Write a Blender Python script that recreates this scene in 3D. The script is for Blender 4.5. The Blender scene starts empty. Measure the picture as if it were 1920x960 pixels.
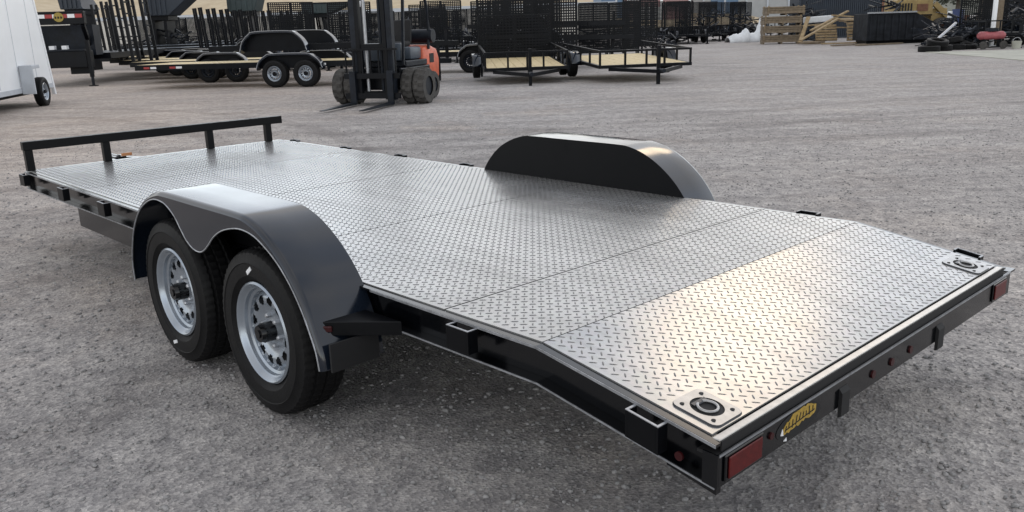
import bpy, bmesh, math, random
import numpy as np
from mathutils import Vector, Matrix

rnd = random.Random(7)
SC = bpy.context.scene
COL = SC.collection
R = math.radians

# ------------------------------------------------------------------ camera
CAM_Z, PITCH, ROLL, FOC = 1.5128, R(-15.064), R(-1.825), 1601.24   # focal length in pixels of a 1920 wide picture
cam_d = bpy.data.cameras.new('camera')
cam_d.sensor_width = 36.0
cam_d.lens = 36.0 * FOC / 1920.0
cam_d.clip_start, cam_d.clip_end = 0.05, 2000
cam = bpy.data.objects.new('camera', cam_d)
COL.objects.link(cam)
F = Vector((0, math.cos(PITCH), math.sin(PITCH)))
RT0 = Vector((1, 0, 0)); UP0 = RT0.cross(F)
RT = RT0 * math.cos(ROLL) + UP0 * math.sin(ROLL)
UP = -RT0 * math.sin(ROLL) + UP0 * math.cos(ROLL)
CP = Vector((0, 0, CAM_Z))
cam.matrix_world = Matrix(((RT.x, UP.x, -F.x, CP.x), (RT.y, UP.y, -F.y, CP.y), (RT.z, UP.z, -F.z, CP.z), (0, 0, 0, 1)))
SC.camera = cam

# ------------------------------------------------------------------ light
CLOUD, CLEAR = 33.0, 8.6
SUN_AZ, SUN_EL = R(67.0), R(29.5)        # direction towards the hazy sun: behind the yard, to the right
SDIR = Vector((math.cos(SUN_AZ) * math.cos(SUN_EL), math.sin(SUN_AZ) * math.cos(SUN_EL), math.sin(SUN_EL)))
sun_d = bpy.data.lights.new('sun', 'SUN')
sun_d.energy = 0.5
sun_d.angle = R(10)
sun_d.color = (1.0, 0.74, 0.44)
sun = bpy.data.objects.new('sun', sun_d)
COL.objects.link(sun)
sun.rotation_euler = SDIR.to_track_quat('Z', 'Y').to_euler()

world = bpy.data.worlds.new('World')
SC.world = world
world.use_nodes = True
wn, wl = world.node_tree.nodes, world.node_tree.links
wn.clear()
w_out = wn.new('ShaderNodeOutputWorld'); w_bg = wn.new('ShaderNodeBackground')
sky = wn.new('ShaderNodeTexSky'); sky.sky_type = 'NISHITA'; sky.sun_disc = False
sky.sun_elevation = SUN_EL
sky.sun_rotation = math.pi / 2 - SUN_AZ
sky.air_density, sky.dust_density, sky.ozone_density = 1.0, 0.1, 1.0
# bright cloud layer added over the sky, bluer gaps shifted to dim the rear deck
tc = wn.new('ShaderNodeTexCoord')
cn = wn.new('ShaderNodeTexNoise'); cn.inputs['Scale'].default_value = 2.6; cn.inputs['Detail'].default_value = 6
cr = wn.new('ShaderNodeMapRange'); cr.inputs[1].default_value = .36; cr.inputs[2].default_value = .66
cr.inputs[3].default_value = 0.0; cr.inputs[4].default_value = 0.85
cl = wn.new('ShaderNodeRGB'); cl.outputs[0].default_value = (CLOUD * 1.03, CLOUD * .99, CLOUD * .945, 1)
mx = wn.new('ShaderNodeMix'); mx.data_type = 'RGBA'
cm = wn.new('ShaderNodeMapping'); cm.inputs['Location'].default_value = (2.0, 0.0, 1.3)
wl.new(tc.outputs['Generated'], cm.inputs[0]); wl.new(cm.outputs[0], cn.inputs['Vector']); wl.new(cn.outputs['Fac'], cr.inputs[0])
hs = wn.new('ShaderNodeHueSaturation'); hs.inputs['Saturation'].default_value = 0.32; hs.inputs['Value'].default_value = CLEAR
wl.new(sky.outputs['Color'], hs.inputs['Color']); wl.new(hs.outputs['Color'], mx.inputs[6]); wl.new(cl.outputs[0], mx.inputs[7]); wl.new(cr.outputs[0], mx.inputs[0])
wl.new(mx.outputs[2], w_bg.inputs['Color']); w_bg.inputs['Strength'].default_value = 0.15
wl.new(w_bg.outputs[0], w_out.inputs[0])

SC.view_settings.view_transform = 'Standard'
SC.view_settings.look = 'None'
SC.view_settings.exposure = -2.05
SC.view_settings.gamma = 1.0
SC.view_settings.use_curve_mapping = False

# ------------------------------------------------------------------ where a thing stands, from the camera's own geometry
def lat(px, depth, z=0.0):
    """sideways metres of a point 'depth' metres away and z high that shows at picture column px (of 1920)"""
    k = (px - 960) / FOC
    q = RT - F * k
    return -(q.y * depth + q.z * (z - CAM_Z)) / q.x
def hgt(py, x, depth):
    k = (480 - py) / FOC
    q = UP - F * k
    return CAM_Z - (q.x * x + q.y * depth) / q.z
def at(px, depth, z=0.0):
    return Vector((lat(px, depth, z), depth, z))

# ------------------------------------------------------------------ materials
MATS = {}
def mat(name, col, rough=0.5, metal=0.0, var=0.0, vscale=6.0, bump=0.0, bscale=80.0, coat=0.0, col2=None, spec=None, rvar=0.0, stretch=None):
    m = bpy.data.materials.new(name); m.use_nodes = True
    n, l = m.node_tree.nodes, m.node_tree.links
    b = n['Principled BSDF']
    b.inputs['Base Color'].default_value = (*col, 1)
    b.inputs['Roughness'].default_value = rough
    b.inputs['Metallic'].default_value = metal
    if coat: b.inputs['Coat Weight'].default_value = coat; b.inputs['Coat Roughness'].default_value = 0.08
    if spec is not None: b.inputs['Specular IOR Level'].default_value = spec
    t = None
    if var or bump or col2 or rvar:
        t = n.new('ShaderNodeTexCoord'); src = t.outputs['Object']
        if stretch:
            mp = n.new('ShaderNodeMapping'); mp.inputs['Scale'].default_value = stretch
            l.new(src, mp.inputs[0]); src = mp.outputs[0]
    if var or col2 or rvar:
        x = n.new('ShaderNodeTexNoise'); x.inputs['Scale'].default_value = vscale; x.inputs['Detail'].default_value = 6; x.inputs['Roughness'].default_value = .65
        l.new(src, x.inputs['Vector'])
    if var or col2:
        r = n.new('ShaderNodeValToRGB')
        c2 = col2 if col2 else tuple(min(1, c * (1 + var)) for c in col)
        c1 = col if col2 else tuple(c * (1 - var) for c in col)
        r.color_ramp.elements[0].position = .32; r.color_ramp.elements[1].position = .68
        r.color_ramp.elements[0].color = (*c1, 1); r.color_ramp.elements[1].color = (*c2, 1)
        l.new(x.outputs['Fac'], r.inputs[0]); l.new(r.outputs[0], b.inputs['Base Color'])
    if rvar:
        mr = n.new('ShaderNodeMapRange'); mr.inputs[1].default_value = .3; mr.inputs[2].default_value = .7
        mr.inputs[3].default_value = max(0, rough - rvar); mr.inputs[4].default_value = min(1, rough + rvar)
        l.new(x.outputs['Fac'], mr.inputs[0]); l.new(mr.outputs[0], b.inputs['Roughness'])
    if bump:
        y = n.new('ShaderNodeTexNoise'); y.inputs['Scale'].default_value = bscale; y.inputs['Detail'].default_value = 4
        l.new(src, y.inputs['Vector'])
        bp = n.new('ShaderNodeBump'); bp.inputs['Strength'].default_value = bump; bp.inputs['Distance'].default_value = 0.01
        l.new(y.outputs['Fac'], bp.inputs['Height']); l.new(bp.outputs[0], b.inputs['Normal'])
    MATS[name] = m
    return m

M_BLACK = mat('black_gloss_paint', (.002, .0024, .0034), .15, spec=.5, rvar=.08, vscale=5, bump=.03, bscale=3)
M_SATIN = mat('satin_black_paint', (.003, .0034, .0045), .38, spec=.16, rvar=.08, vscale=6)
M_FENDER = mat('fender_paint', (.008, .012, .020), .13, spec=.6, rvar=.05, vscale=9, bump=.05, bscale=4)
M_EDGE = mat('edge_glint_grey', (.30, .31, .33), .40, metal=.5, var=.3, vscale=30)  # light grey that paints the sky's glint onto dark lips and rims
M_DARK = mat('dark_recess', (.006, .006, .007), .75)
M_YARD_BLACK = mat('yard_black_paint', (.0032, .004, .006), .42, var=.4, vscale=3, spec=.16)
M_YARD_GREY = mat('dusty_black_steel', (.008, .011, .017), .5, var=.5, vscale=5, spec=.22)
M_RUBBER = mat('tyre_rubber', (.006, .006, .0065), .6, spec=.2, var=.25, vscale=14, bump=.15, bscale=120)
M_RUBBER_D = mat('dusty_rubber', (.050, .047, .044), .85, var=.4, vscale=9, bump=.2, bscale=60)
M_RIM = mat('silver_rim_paint', (.32, .355, .40), .26, metal=.6, var=.06, vscale=9)
M_STEELSTRIP = mat('bare_flat_bar', (.42, .41, .395), .40, metal=.9, var=.12, vscale=12, stretch=(3, 3, 3))
M_DRING = mat('dark_steel', (.05, .052, .058), .38, metal=.8, var=.2, vscale=30)
M_DRPLATE = mat('plate_steel', (.33, .33, .33), .34, metal=.85, var=.15, vscale=25)
M_RED = mat('red_lens', (.085, .006, .006), .32, spec=.3, var=.3, vscale=60)
M_REDD = mat('dark_red_lens', (.035, .005, .006), .32, spec=.3)
M_YELLOW = mat('yellow_print', (.36, .235, .035), .5, var=.25, vscale=80)
M_GOLD = mat('dull_gold_print', (.30, .22, .04), .6, var=.3, vscale=30)
M_ORANGE = mat('orange_paint', (.56, .105, .045), .45, var=.2, vscale=6)
M_YTAG = mat('yellow_orange_tag', (.50, .22, .09), .6)
M_WHITE = mat('white_panel', (.80, .82, .84), .35, var=.03, vscale=2)
M_WHITE_G = mat('light_grey_panel', (.46, .49, .53), .45, var=.08, vscale=4)
M_WOOD = mat('new_pine', (.50, .395, .215), .7, col2=(.66, .54, .32), vscale=5, bump=.2, bscale=20, stretch=(1, 8, 8))
M_WOOD_OLD = mat('weathered_wood', (.12, .092, .062), .85, col2=(.235, .185, .128), vscale=6, bump=.3, bscale=20)
M_WOOD_TAN = mat('scrap_wood', (.20, .135, .065), .8, col2=(.38, .29, .17), vscale=5, bump=.3, bscale=20)
M_GALV = mat('galvanised', (.42, .43, .45), .45, metal=.7, var=.15, vscale=10)
M_TAPE_R = mat('red_tape', (.32, .03, .03), .5)
M_TAPE_W = mat('white_tape', (.75, .76, .78), .5)
M_CONC = mat('pale_concrete', (.36, .36, .31), .85, var=.18, vscale=1.2, bump=.2, bscale=20)
M_WALLC = mat('concrete_barrier', (.52, .50, .46), .85, var=.15, vscale=1.0)
M_PINK = mat('pink_sheet_metal', (.34, .205, .205), .6, var=.08, vscale=1.5)
M_BLUEP = mat('blue_sheet_metal', (.10, .17, .27), .55, var=.15, vscale=2)
M_GREYW = mat('grey_sheet_metal', (.36, .37, .37), .6, var=.1, vscale=1)
M_NAVY = mat('navy_container_paint', (.013, .021, .034), .55, var=.25, vscale=1.2)
M_TEAL = mat('dark_green_paint', (.018, .035, .038), .5, var=.3, vscale=2)
M_RUST = mat('rusty_post', (.16, .075, .045), .85, var=.3, vscale=6)
M_LOADER = mat('loader_yellow', (.27, .19, .07), .55, var=.25, vscale=4)
M_BINGREY = mat('bin_grey', (.014, .016, .02), .75, spec=.2, var=.6, vscale=3)
M_REDTANK = mat('faded_red_tank', (.30, .075, .085), .5, var=.25, vscale=6)
M_GLASS = mat('dusty_glass', (.12, .17, .21), .12, var=.2, vscale=3)
M_BLUE = mat('blue_plastic', (.03, .05, .14), .5)
M_TARP = mat('white_tarp', (.62, .64, .66), .6, var=.1, vscale=4)
M_SEAT = mat('grey_blue_hood', (.055, .07, .09), .45, var=.2, vscale=6)
M_BARK = mat('bark', (.09, .075, .06), .9, var=.3, vscale=10)
M_LEAF = mat('grey_green_leaf', (.075, .085, .06), .8, var=.45, vscale=2)

def steel_deck():
    m = bpy.data.materials.new('tread_plate_steel'); m.use_nodes = True
    n, l = m.node_tree.nodes, m.node_tree.links
    b = n['Principled BSDF']
    t = n.new('ShaderNodeTexCoord')
    a = n.new('ShaderNodeTexNoise'); a.inputs['Scale'].default_value = 2.2; a.inputs['Detail'].default_value = 7; a.inputs['Roughness'].default_value = .6
    l.new(t.outputs['Object'], a.inputs['Vector'])
    r = n.new('ShaderNodeValToRGB')
    r.color_ramp.elements[0].position = .3; r.color_ramp.elements[1].position = .72
    r.color_ramp.elements[0].color = (.30, .30, .292, 1); r.color_ramp.elements[1].color = (.425, .42, .41, 1)
    l.new(a.outputs['Fac'], r.inputs[0])
    s = n.new('ShaderNodeTexNoise'); s.inputs['Scale'].default_value = 34; s.inputs['Detail'].default_value = 3
    l.new(t.outputs['Object'], s.inputs['Vector'])
    mm = n.new('ShaderNodeMix'); mm.data_type = 'RGBA'; mm.blend_type = 'OVERLAY'; mm.inputs[0].default_value = .22
    l.new(r.outputs[0], mm.inputs[6]); l.new(s.outputs['Color'], mm.inputs[7])
    mp = n.new('ShaderNodeMapping'); mp.inputs['Scale'].default_value = (.7, 5.5, 1); mp.inputs['Rotation'].default_value = (0, 0, R(6))
    l.new(t.outputs['Object'], mp.inputs[0])
    sc_ = n.new('ShaderNodeTexNoise'); sc_.inputs['Scale'].default_value = 1.4; sc_.inputs['Detail'].default_value = 8; sc_.inputs['Roughness'].default_value = .72
    l.new(mp.outputs[0], sc_.inputs['Vector'])
    sr = n.new('ShaderNodeValToRGB'); sr.color_ramp.elements[0].position = .30; sr.color_ramp.elements[1].position = .56
    sr.color_ramp.elements[0].color = (.66, .65, .64, 1); sr.color_ramp.elements[1].color = (1.04, 1.04, 1.04, 1)
    l.new(sc_.outputs['Fac'], sr.inputs[0])
    m2 = n.new('ShaderNodeMix'); m2.data_type = 'RGBA'; m2.blend_type = 'MULTIPLY'; m2.inputs[0].default_value = .8
    l.new(mm.outputs[2], m2.inputs[6]); l.new(sr.outputs[0], m2.inputs[7]); mm = m2
    gs = n.new('ShaderNodeHueSaturation'); gs.inputs['Saturation'].default_value = .25
    l.new(mm.outputs[2], gs.inputs['Color'])
    l.new(gs.outputs[0], b.inputs['Base Color'])
    b.inputs['Metallic'].default_value = .68
    mr = n.new('ShaderNodeMapRange'); mr.inputs[1].default_value = .3; mr.inputs[2].default_value = .7; mr.inputs[3].default_value = .22; mr.inputs[4].default_value = .31
    l.new(a.outputs['Fac'], mr.inputs[0]); l.new(mr.outputs[0], b.inputs['Roughness'])
    # slight waviness of the thin sheet
    wv = n.new('ShaderNodeTexNoise'); wv.inputs['Scale'].default_value = 1.3; wv.inputs['Detail'].default_value = 1
    l.new(t.outputs['Object'], wv.inputs['Vector'])
    bp = n.new('ShaderNodeBump'); bp.inputs['Strength'].default_value = .6; bp.inputs['Distance'].default_value = .020
    l.new(wv.outputs['Fac'], bp.inputs['Height']); l.new(bp.outputs[0], b.inputs['Normal'])
    return m
M_DECK = steel_deck()
M_LUG = mat('tread_lug_steel', (.145, .145, .147), .42, metal=.85, var=.25, vscale=60)  # darker than the plate: dark reflections on the lug sides put into the colour

def ground_mat():
    m = bpy.data.materials.new('gravel_yard'); m.use_nodes = True
    n, l = m.node_tree.nodes, m.node_tree.links
    b = n['Principled BSDF']; b.inputs['Roughness'].default_value = .92; b.inputs['Specular IOR Level'].default_value = .2
    t = n.new('ShaderNodeTexCoord')
    def noise(sc, det=5, rough=.6, vec=None):
        x = n.new('ShaderNodeTexNoise'); x.inputs['Scale'].default_value = sc; x.inputs['Detail'].default_value = det; x.inputs['Roughness'].default_value = rough
        l.new(vec if vec else t.outputs['Object'], x.inputs['Vector']); return x
    def ramp(fac, p0, c0, p1, c1):
        r = n.new('ShaderNodeValToRGB'); r.color_ramp.elements[0].position = p0; r.color_ramp.elements[1].position = p1
        r.color_ramp.elements[0].color = (*c0, 1); r.color_ramp.elements[1].color = (*c1, 1); l.new(fac, r.inputs[0]); return r
    def mixc(a, bb, fac, mode='MIX'):
        x = n.new('ShaderNodeMix'); x.data_type = 'RGBA'; x.blend_type = mode
        if isinstance(fac, float): x.inputs[0].default_value = fac
        else: l.new(fac, x.inputs[0])
        l.new(a, x.inputs[6]); l.new(bb, x.inputs[7]); return x.outputs[2]
    big = noise(.22, 4)
    base = ramp(big.outputs['Fac'], .38, (.285, .276, .274), .62, (.385, .372, .366))
    brown = noise(.5, 5, .65)
    bm = ramp(brown.outputs['Fac'], .52, (0, 0, 0), .74, (.75, .75, .75))
    tan = n.new('ShaderNodeRGB'); tan.outputs[0].default_value = (.37, .325, .29, 1)
    c = mixc(base.outputs[0], tan.outputs[0], bm.outputs[0])
    sp = n.new('ShaderNodeSeparateXYZ'); l.new(t.outputs['Object'], sp.inputs[0])
    gx_ = n.new('ShaderNodeMapRange'); gx_.inputs[1].default_value = -1.5; gx_.inputs[2].default_value = -7.0; l.new(sp.outputs['X'], gx_.inputs[0])
    wv_ = n.new('ShaderNodeMath'); wv_.operation = 'MULTIPLY'; l.new(gx_.outputs[0], wv_.inputs[0]); l.new(big.outputs['Fac'], wv_.inputs[1])
    tan2 = n.new('ShaderNodeRGB'); tan2.outputs[0].default_value = (.45, .375, .315, 1)
    c = mixc(c, tan2.outputs[0], wv_.outputs[0])
    gy_ = n.new('ShaderNodeMapRange'); gy_.inputs[1].default_value = .6; gy_.inputs[2].default_value = 3.0; l.new(sp.outputs['X'], gy_.inputs[0])
    wb = n.new('ShaderNodeMath'); wb.operation = 'MULTIPLY'; l.new(gy_.outputs[0], wb.inputs[0]); l.new(brown.outputs['Fac'], wb.inputs[1])
    tan3 = n.new('ShaderNodeRGB'); tan3.outputs[0].default_value = (.36, .335, .318, 1)
    c = mixc(c, tan3.outputs[0], wb.outputs[0])
    # wheel tracks: long streaks
    mp = n.new('ShaderNodeMapping'); mp.inputs['Rotation'].default_value = (0, 0, R(-28)); mp.inputs['Scale'].default_value = (.55, 1.9, 1)
    l.new(t.outputs['Object'], mp.inputs[0])
    tr = noise(1.0, 6, .6, mp.outputs[0])
    trr = ramp(tr.outputs['Fac'], .3, (.80, .79, .79), .7, (1.17, 1.165, 1.15))
    c = mixc(c, trr.outputs[0], 1.0, 'MULTIPLY')
    nz_ = noise(2.5, 5, .65)
    for (cx_, cy_, r_, w_) in ((-15.0, 7.0, 12.1, .17), (-15.0, 7.0, 13.75, .17), (26.0, -34.0, 51.5, .20), (26.0, -34.0, 53.2, .20), (4.0, 60.0, 49.0, .22), (4.0, 60.0, 47.2, .22)):
        dx = n.new('ShaderNodeMath'); dx.operation = 'SUBTRACT'; dx.inputs[1].default_value = cx_; l.new(sp.outputs['X'], dx.inputs[0])
        dy = n.new('ShaderNodeMath'); dy.operation = 'SUBTRACT'; dy.inputs[1].default_value = cy_; l.new(sp.outputs['Y'], dy.inputs[0])
        cv = n.new('ShaderNodeCombineXYZ'); l.new(dx.outputs[0], cv.inputs[0]); l.new(dy.outputs[0], cv.inputs[1])
        ln = n.new('ShaderNodeVectorMath'); ln.operation = 'LENGTH'; l.new(cv.outputs[0], ln.inputs[0])
        df = n.new('ShaderNodeMath'); df.operation = 'SUBTRACT'; df.inputs[1].default_value = r_; l.new(ln.outputs['Value'], df.inputs[0])
        ab = n.new('ShaderNodeMath'); ab.operation = 'ABSOLUTE'; l.new(df.outputs[0], ab.inputs[0])
        mrr = n.new('ShaderNodeMapRange'); mrr.inputs[1].default_value = w_ * 1.35; mrr.inputs[2].default_value = w_ * .7; l.new(ab.outputs[0], mrr.inputs[0])
        mu = n.new('ShaderNodeMath'); mu.operation = 'MULTIPLY'; l.new(mrr.outputs[0], mu.inputs[0]); l.new(nz_.outputs['Fac'], mu.inputs[1])
        tk_ = n.new('ShaderNodeRGB'); tk_.outputs[0].default_value = (.72, .71, .71, 1)
        c = mixc(c, tk_.outputs[0], mu.outputs[0], 'MULTIPLY')
    med = noise(7, 6, .7)
    mr = ramp(med.outputs['Fac'], .3, (.66, .66, .68), .7, (1.30, 1.29, 1.27))
    c = mixc(c, mr.outputs[0], 1.0, 'MULTIPLY')
    fine = n.new('ShaderNodeTexVoronoi'); fine.inputs['Scale'].default_value = 75
    l.new(t.outputs['Object'], fine.inputs['Vector'])
    fr = ramp(fine.outputs['Color'], .1, (.52, .52, .54), .95, (1.50, 1.49, 1.46))
    c = mixc(c, fr.outputs[0], .75, 'MULTIPLY')
    fn = noise(160, 3, .7)
    fr2 = ramp(fn.outputs['Fac'], .3, (.7, .7, .7), .7, (1.28, 1.28, 1.28))
    c = mixc(c, fr2.outputs[0], .8, 'MULTIPLY')
    l.new(c, b.inputs['Base Color'])
    b1 = n.new('ShaderNodeBump'); b1.inputs['Strength'].default_value = .4; b1.inputs['Distance'].default_value = .012
    l.new(fine.outputs['Distance'], b1.inputs['Height'])
    b2 = n.new('ShaderNodeBump'); b2.inputs['Strength'].default_value = .4; b2.inputs['Distance'].default_value = .035
    l.new(med.outputs['Fac'], b2.inputs['Height']); l.new(b1.outputs[0], b2.inputs['Normal'])
    l.new(b2.outputs[0], b.inputs['Normal'])
    return m
M_GROUND = ground_mat()
M_PEBBLE = mat('pebble', (.15, .148, .15), .9, col2=(.355, .345, .34), vscale=22)
M_HILL = mat('dry_grass_slope', (.40, .315, .205), .95, col2=(.52, .43, .29), vscale=.5, bump=.4, bscale=3)

M_RISE = mat('scrub_slope', (.10, .11, .085), .95, col2=(.19, .19, .16), vscale=.6, bump=.5, bscale=2)

# ------------------------------------------------------------------ mesh helpers
class MB:
    def __init__(self): self.v = []; self.f = []
    def add(self, vs, fs):
        o = len(self.v); self.v.extend([tuple(p) for p in vs]); self.f.extend([tuple(i + o for i in q) for q in fs]); return self
    def hexa(self, p):           # p: 4 bottom (ccw from above), 4 top
        return self.add(p, [(3, 2, 1, 0), (4, 5, 6, 7), (0, 1, 5, 4), (1, 2, 6, 5), (2, 3, 7, 6), (3, 0, 4, 7)])
    def box(self, x0, x1, y0, y1, z0, z1):
        return self.hexa([(x0, y0, z0), (x1, y0, z0), (x1, y1, z0), (x0, y1, z0), (x0, y0, z1), (x1, y0, z1), (x1, y1, z1), (x0, y1, z1)])
    def bar(self, a, b, w, h, up=(0, 0, 1)):
        a, b, up = Vector(a), Vector(b), Vector(up)
        d = (b - a).normalized(); s = d.cross(up)
        if s.length < 1e-4: s = d.cross(Vector((1, 0, 0)))
        s.normalize(); u = s.cross(d)
        s, u = s * w / 2, u * h / 2
        return self.hexa([a + s - u, b + s - u, b - s - u, a - s - u, a + s + u, b + s + u, b - s + u, a - s + u])
    def tube(self, a, b, r, n=12, r2=None, cap=True):
        a, b = Vector(a), Vector(b); d = (b - a).normalized()
        s = d.cross(Vector((0, 0, 1)))
        if s.length < 1e-3: s = Vector((1, 0, 0))
        s.normalize(); u = d.cross(s); r2 = r if r2 is None else r2
        vs = []
        for c, q in ((a, r), (b, r2)):
            for i in range(n):
                t = 2 * math.pi * i / n; vs.append(c + (s * math.cos(t) + u * math.sin(t)) * q)
        fs = [(i, (i + 1) % n, n + (i + 1) % n, n + i) for i in range(n)]
        if cap: fs += [tuple(range(n - 1, -1, -1)), tuple(range(n, 2 * n))]
        return self.add(vs, fs)
    def path(self, pts, r, n=8, closed=False):
        pts = [Vector(p) for p in pts]; k = len(pts); vs = []; fs = []
        for i, p in enumerate(pts):
            a = pts[(i - 1) % k] if (i > 0 or closed) else p
            b = pts[(i + 1) % k] if (i < k - 1 or closed) else p
            d = (b - a).normalized(); s = d.cross(Vector((.13, .21, .97))); s.normalize(); u = d.cross(s)
            for j in range(n):
                t = 2 * math.pi * j / n; vs.append(p + (s * math.cos(t) + u * math.sin(t)) * r)
        for i in range(k if closed else k - 1):
            i2 = (i + 1) % k
            for j in range(n): fs.append((i * n + j, i * n + (j + 1) % n, i2 * n + (j + 1) % n, i2 * n + j))
        if not closed: fs += [tuple(range(n - 1, -1, -1)), tuple(range((k - 1) * n, k * n))]
        return self.add(vs, fs)
    def prism(self, poly, axis, a0, a1):   # poly of 2-D points; axis 'x','y','z' is the extrusion
        def P(p, a): return {'x': (a, p[0], p[1]), 'y': (p[0], a, p[1]), 'z': (p[0], p[1], a)}[axis]
        n = len(poly); vs = [P(p, a0) for p in poly] + [P(p, a1) for p in poly]
        fs = [tuple(range(n)), tuple(range(2 * n - 1, n - 1, -1))] + [(i, n + i, n + (i + 1) % n, (i + 1) % n) for i in range(n)]
        return self.add(vs, fs)
    def lathe_y(self, prof, c, n=48, mod=None):   # prof: (radius, y offset); axis along y through c
        k = len(prof); vs = []; fs = []
        for i in range(n):
            t = 2 * math.pi * i / n
            for j, (r, y) in enumerate(prof):
                rr, yy = (r, y) if mod is None else mod(i, j, r, y)
                vs.append((c[0] + rr * math.cos(t), c[1] + yy, c[2] + rr * math.sin(t)))
        for i in range(n):
            i2 = (i + 1) % n
            for j in range(k - 1): fs.append((i * k + j, i * k + j + 1, i2 * k + j + 1, i2 * k + j))
        return self.add(vs, fs)
    def build(self, name, m, parent=None, smooth=None, bevel=0.0, kind=None, label=None, loc=None):
        me = bpy.data.meshes.new(name)
        me.from_pydata(self.v, [], self.f)
        bm = bmesh.new(); bm.from_mesh(me)
        bmesh.ops.recalc_face_normals(bm, faces=bm.faces)
        if bevel: bmesh.ops.bevel(bm, geom=[e for e in bm.edges if len(e.link_faces) == 2 and e.calc_face_angle(0) > .6], offset=bevel, segments=2, affect='EDGES', profile=.5)
        bm.to_mesh(me); bm.free()
        if smooth:
            for p in me.polygons: p.use_smooth = True
            me.set_sharp_from_angle(angle=R(smooth))
        if m: me.materials.append(m)
        return link(name, me, parent, kind, label, loc)

def link(name, me, parent=None, kind=None, label=None, loc=None):
    o = bpy.data.objects.new(name, me); COL.objects.link(o)
    if parent is not None: o.parent = parent
    if kind: o['kind'] = kind
    if label: o['label'] = label
    if loc is not None: o.location = loc
    return o
def tag(o, label, cat, group=None):
    o['label'] = label; o['category'] = cat
    if group: o['group'] = group
    return o
def thing(name, label, cat, loc=(0, 0, 0), rz=0.0, group=None):
    o = bpy.data.objects.new(name, None); COL.objects.link(o); o.empty_display_size = .2
    o.location = loc; o.rotation_euler = (0, 0, rz)
    return tag(o, label, cat, group)
def copy_tree(o, parent=None):
    c = o.copy(); COL.objects.link(c)
    if parent is not None: c.parent = parent
    for ch in list(o.children): copy_tree(ch, c)
    return c
def again(o, label, loc=None, rz=None):
    c = copy_tree(o); c['label'] = label
    if loc is not None: c.location = loc
    if rz is not None: c.rotation_euler = (0, 0, rz)
    return c

# ------------------------------------------------------------------ wheels
def tyre_mesh(Rt, Rr, w, n=180, blocks=True):
    h = w / 2
    prof = [(Rr - .004, -h * .62), (Rr + .012, -h * .80), (Rr + (Rt - Rr) * .22, -h * .93), (Rr + (Rt - Rr) * .25, -h * .985), (Rr + (Rt - Rr) * .38, -h * 1.0), (Rr + (Rt - Rr) * .60, -h * 1.0), (Rr + (Rt - Rr) * .62, -h * 1.03), (Rr + (Rt - Rr) * .65, -h * .985), (Rt * .962, -h * .90), (Rt * .988, -h * .76)]
    NP = len(prof)
    g = [(-.55, 1), (-.50, 0), (-.42, 0), (-.38, 1), (-.06, 1), (-.03, 0), (.03, 0), (.06, 1), (.38, 1), (.42, 0), (.50, 0), (.55, 1)]
    tr = [(Rt * (1.0 if up else .972), q * h) for q, up in g]
    prof = prof + tr + [(r, -y) for r, y in reversed(prof[:NP])]
    k = len(prof)
    def mod(i, j, r, y):
        if blocks and (j in (NP - 2, NP - 1, k - NP + 1, k - NP)) and i % 3 == 0: return r - .005, y
        if blocks and (j in (NP - 2, k - NP + 1)) and i % 3 == 1: return r - .002, y
        if blocks and NP <= j < k - NP and r > Rt * .99 and (i + (j // 2)) % 3 == 0: return r - .007, y
        return r, y
    return MB().lathe_y(prof, (0, 0, 0), n, mod)

def rim_mb(Rr, sgn=1):
    """outer side at +y: rolled flange, drop centre, disc with vent holes"""
    m = MB()
    prof = [(Rr + .008, -.004), (Rr + .010, .006), (Rr + .002, .012), (Rr - .006, .006), (Rr - .012, -.006), (Rr - .020, -.012), (Rr - .023, -.026), (Rr - .034, -.032), (Rr - .036, -.050)]
    m.lathe_y(prof, (0, 0, 0), 72)
    ri, ro, yd = .04, Rr - .036, -.050
    m.lathe_y([(Rr - .004, -.05), (Rr - .03, -.16)], (0, 0, 0), 48)
    n = 96
    rads = [ro, ro - .018, ro - .026, ro - .037, ro - .048, ro - .056, ro - .068, .075, .055, ri]
    ys = [yd, yd + .016, yd + .020, yd + .022, yd + .021, yd + .018, yd + .010, yd + .004, yd + .006, yd + .010]
    per = n // 12
    for i in range(n):
        for j in range(len(rads) - 1):
            ph = i % per
            hole = (j in (1, 2, 3, 4)) and (2 <= ph <= 4 if j in (1, 4) else 1 <= ph <= 5)
            if hole: continue
            q = []
            for (ii, jj) in ((i, j), (i, j + 1), (i + 1, j + 1), (i + 1, j)):
                t = 2 * math.pi * ii / n; q.append((rads[jj] * math.cos(t), ys[jj], rads[jj] * math.sin(t)))
            m.add(q, [(0, 1, 2, 3)])
    return m

def weld(me, d=1e-5):
    bm = bmesh.new(); bm.from_mesh(me); bmesh.ops.remove_doubles(bm, verts=bm.verts, dist=d); bmesh.ops.recalc_face_normals(bm, faces=bm.faces); bm.to_mesh(me); bm.free()

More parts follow.
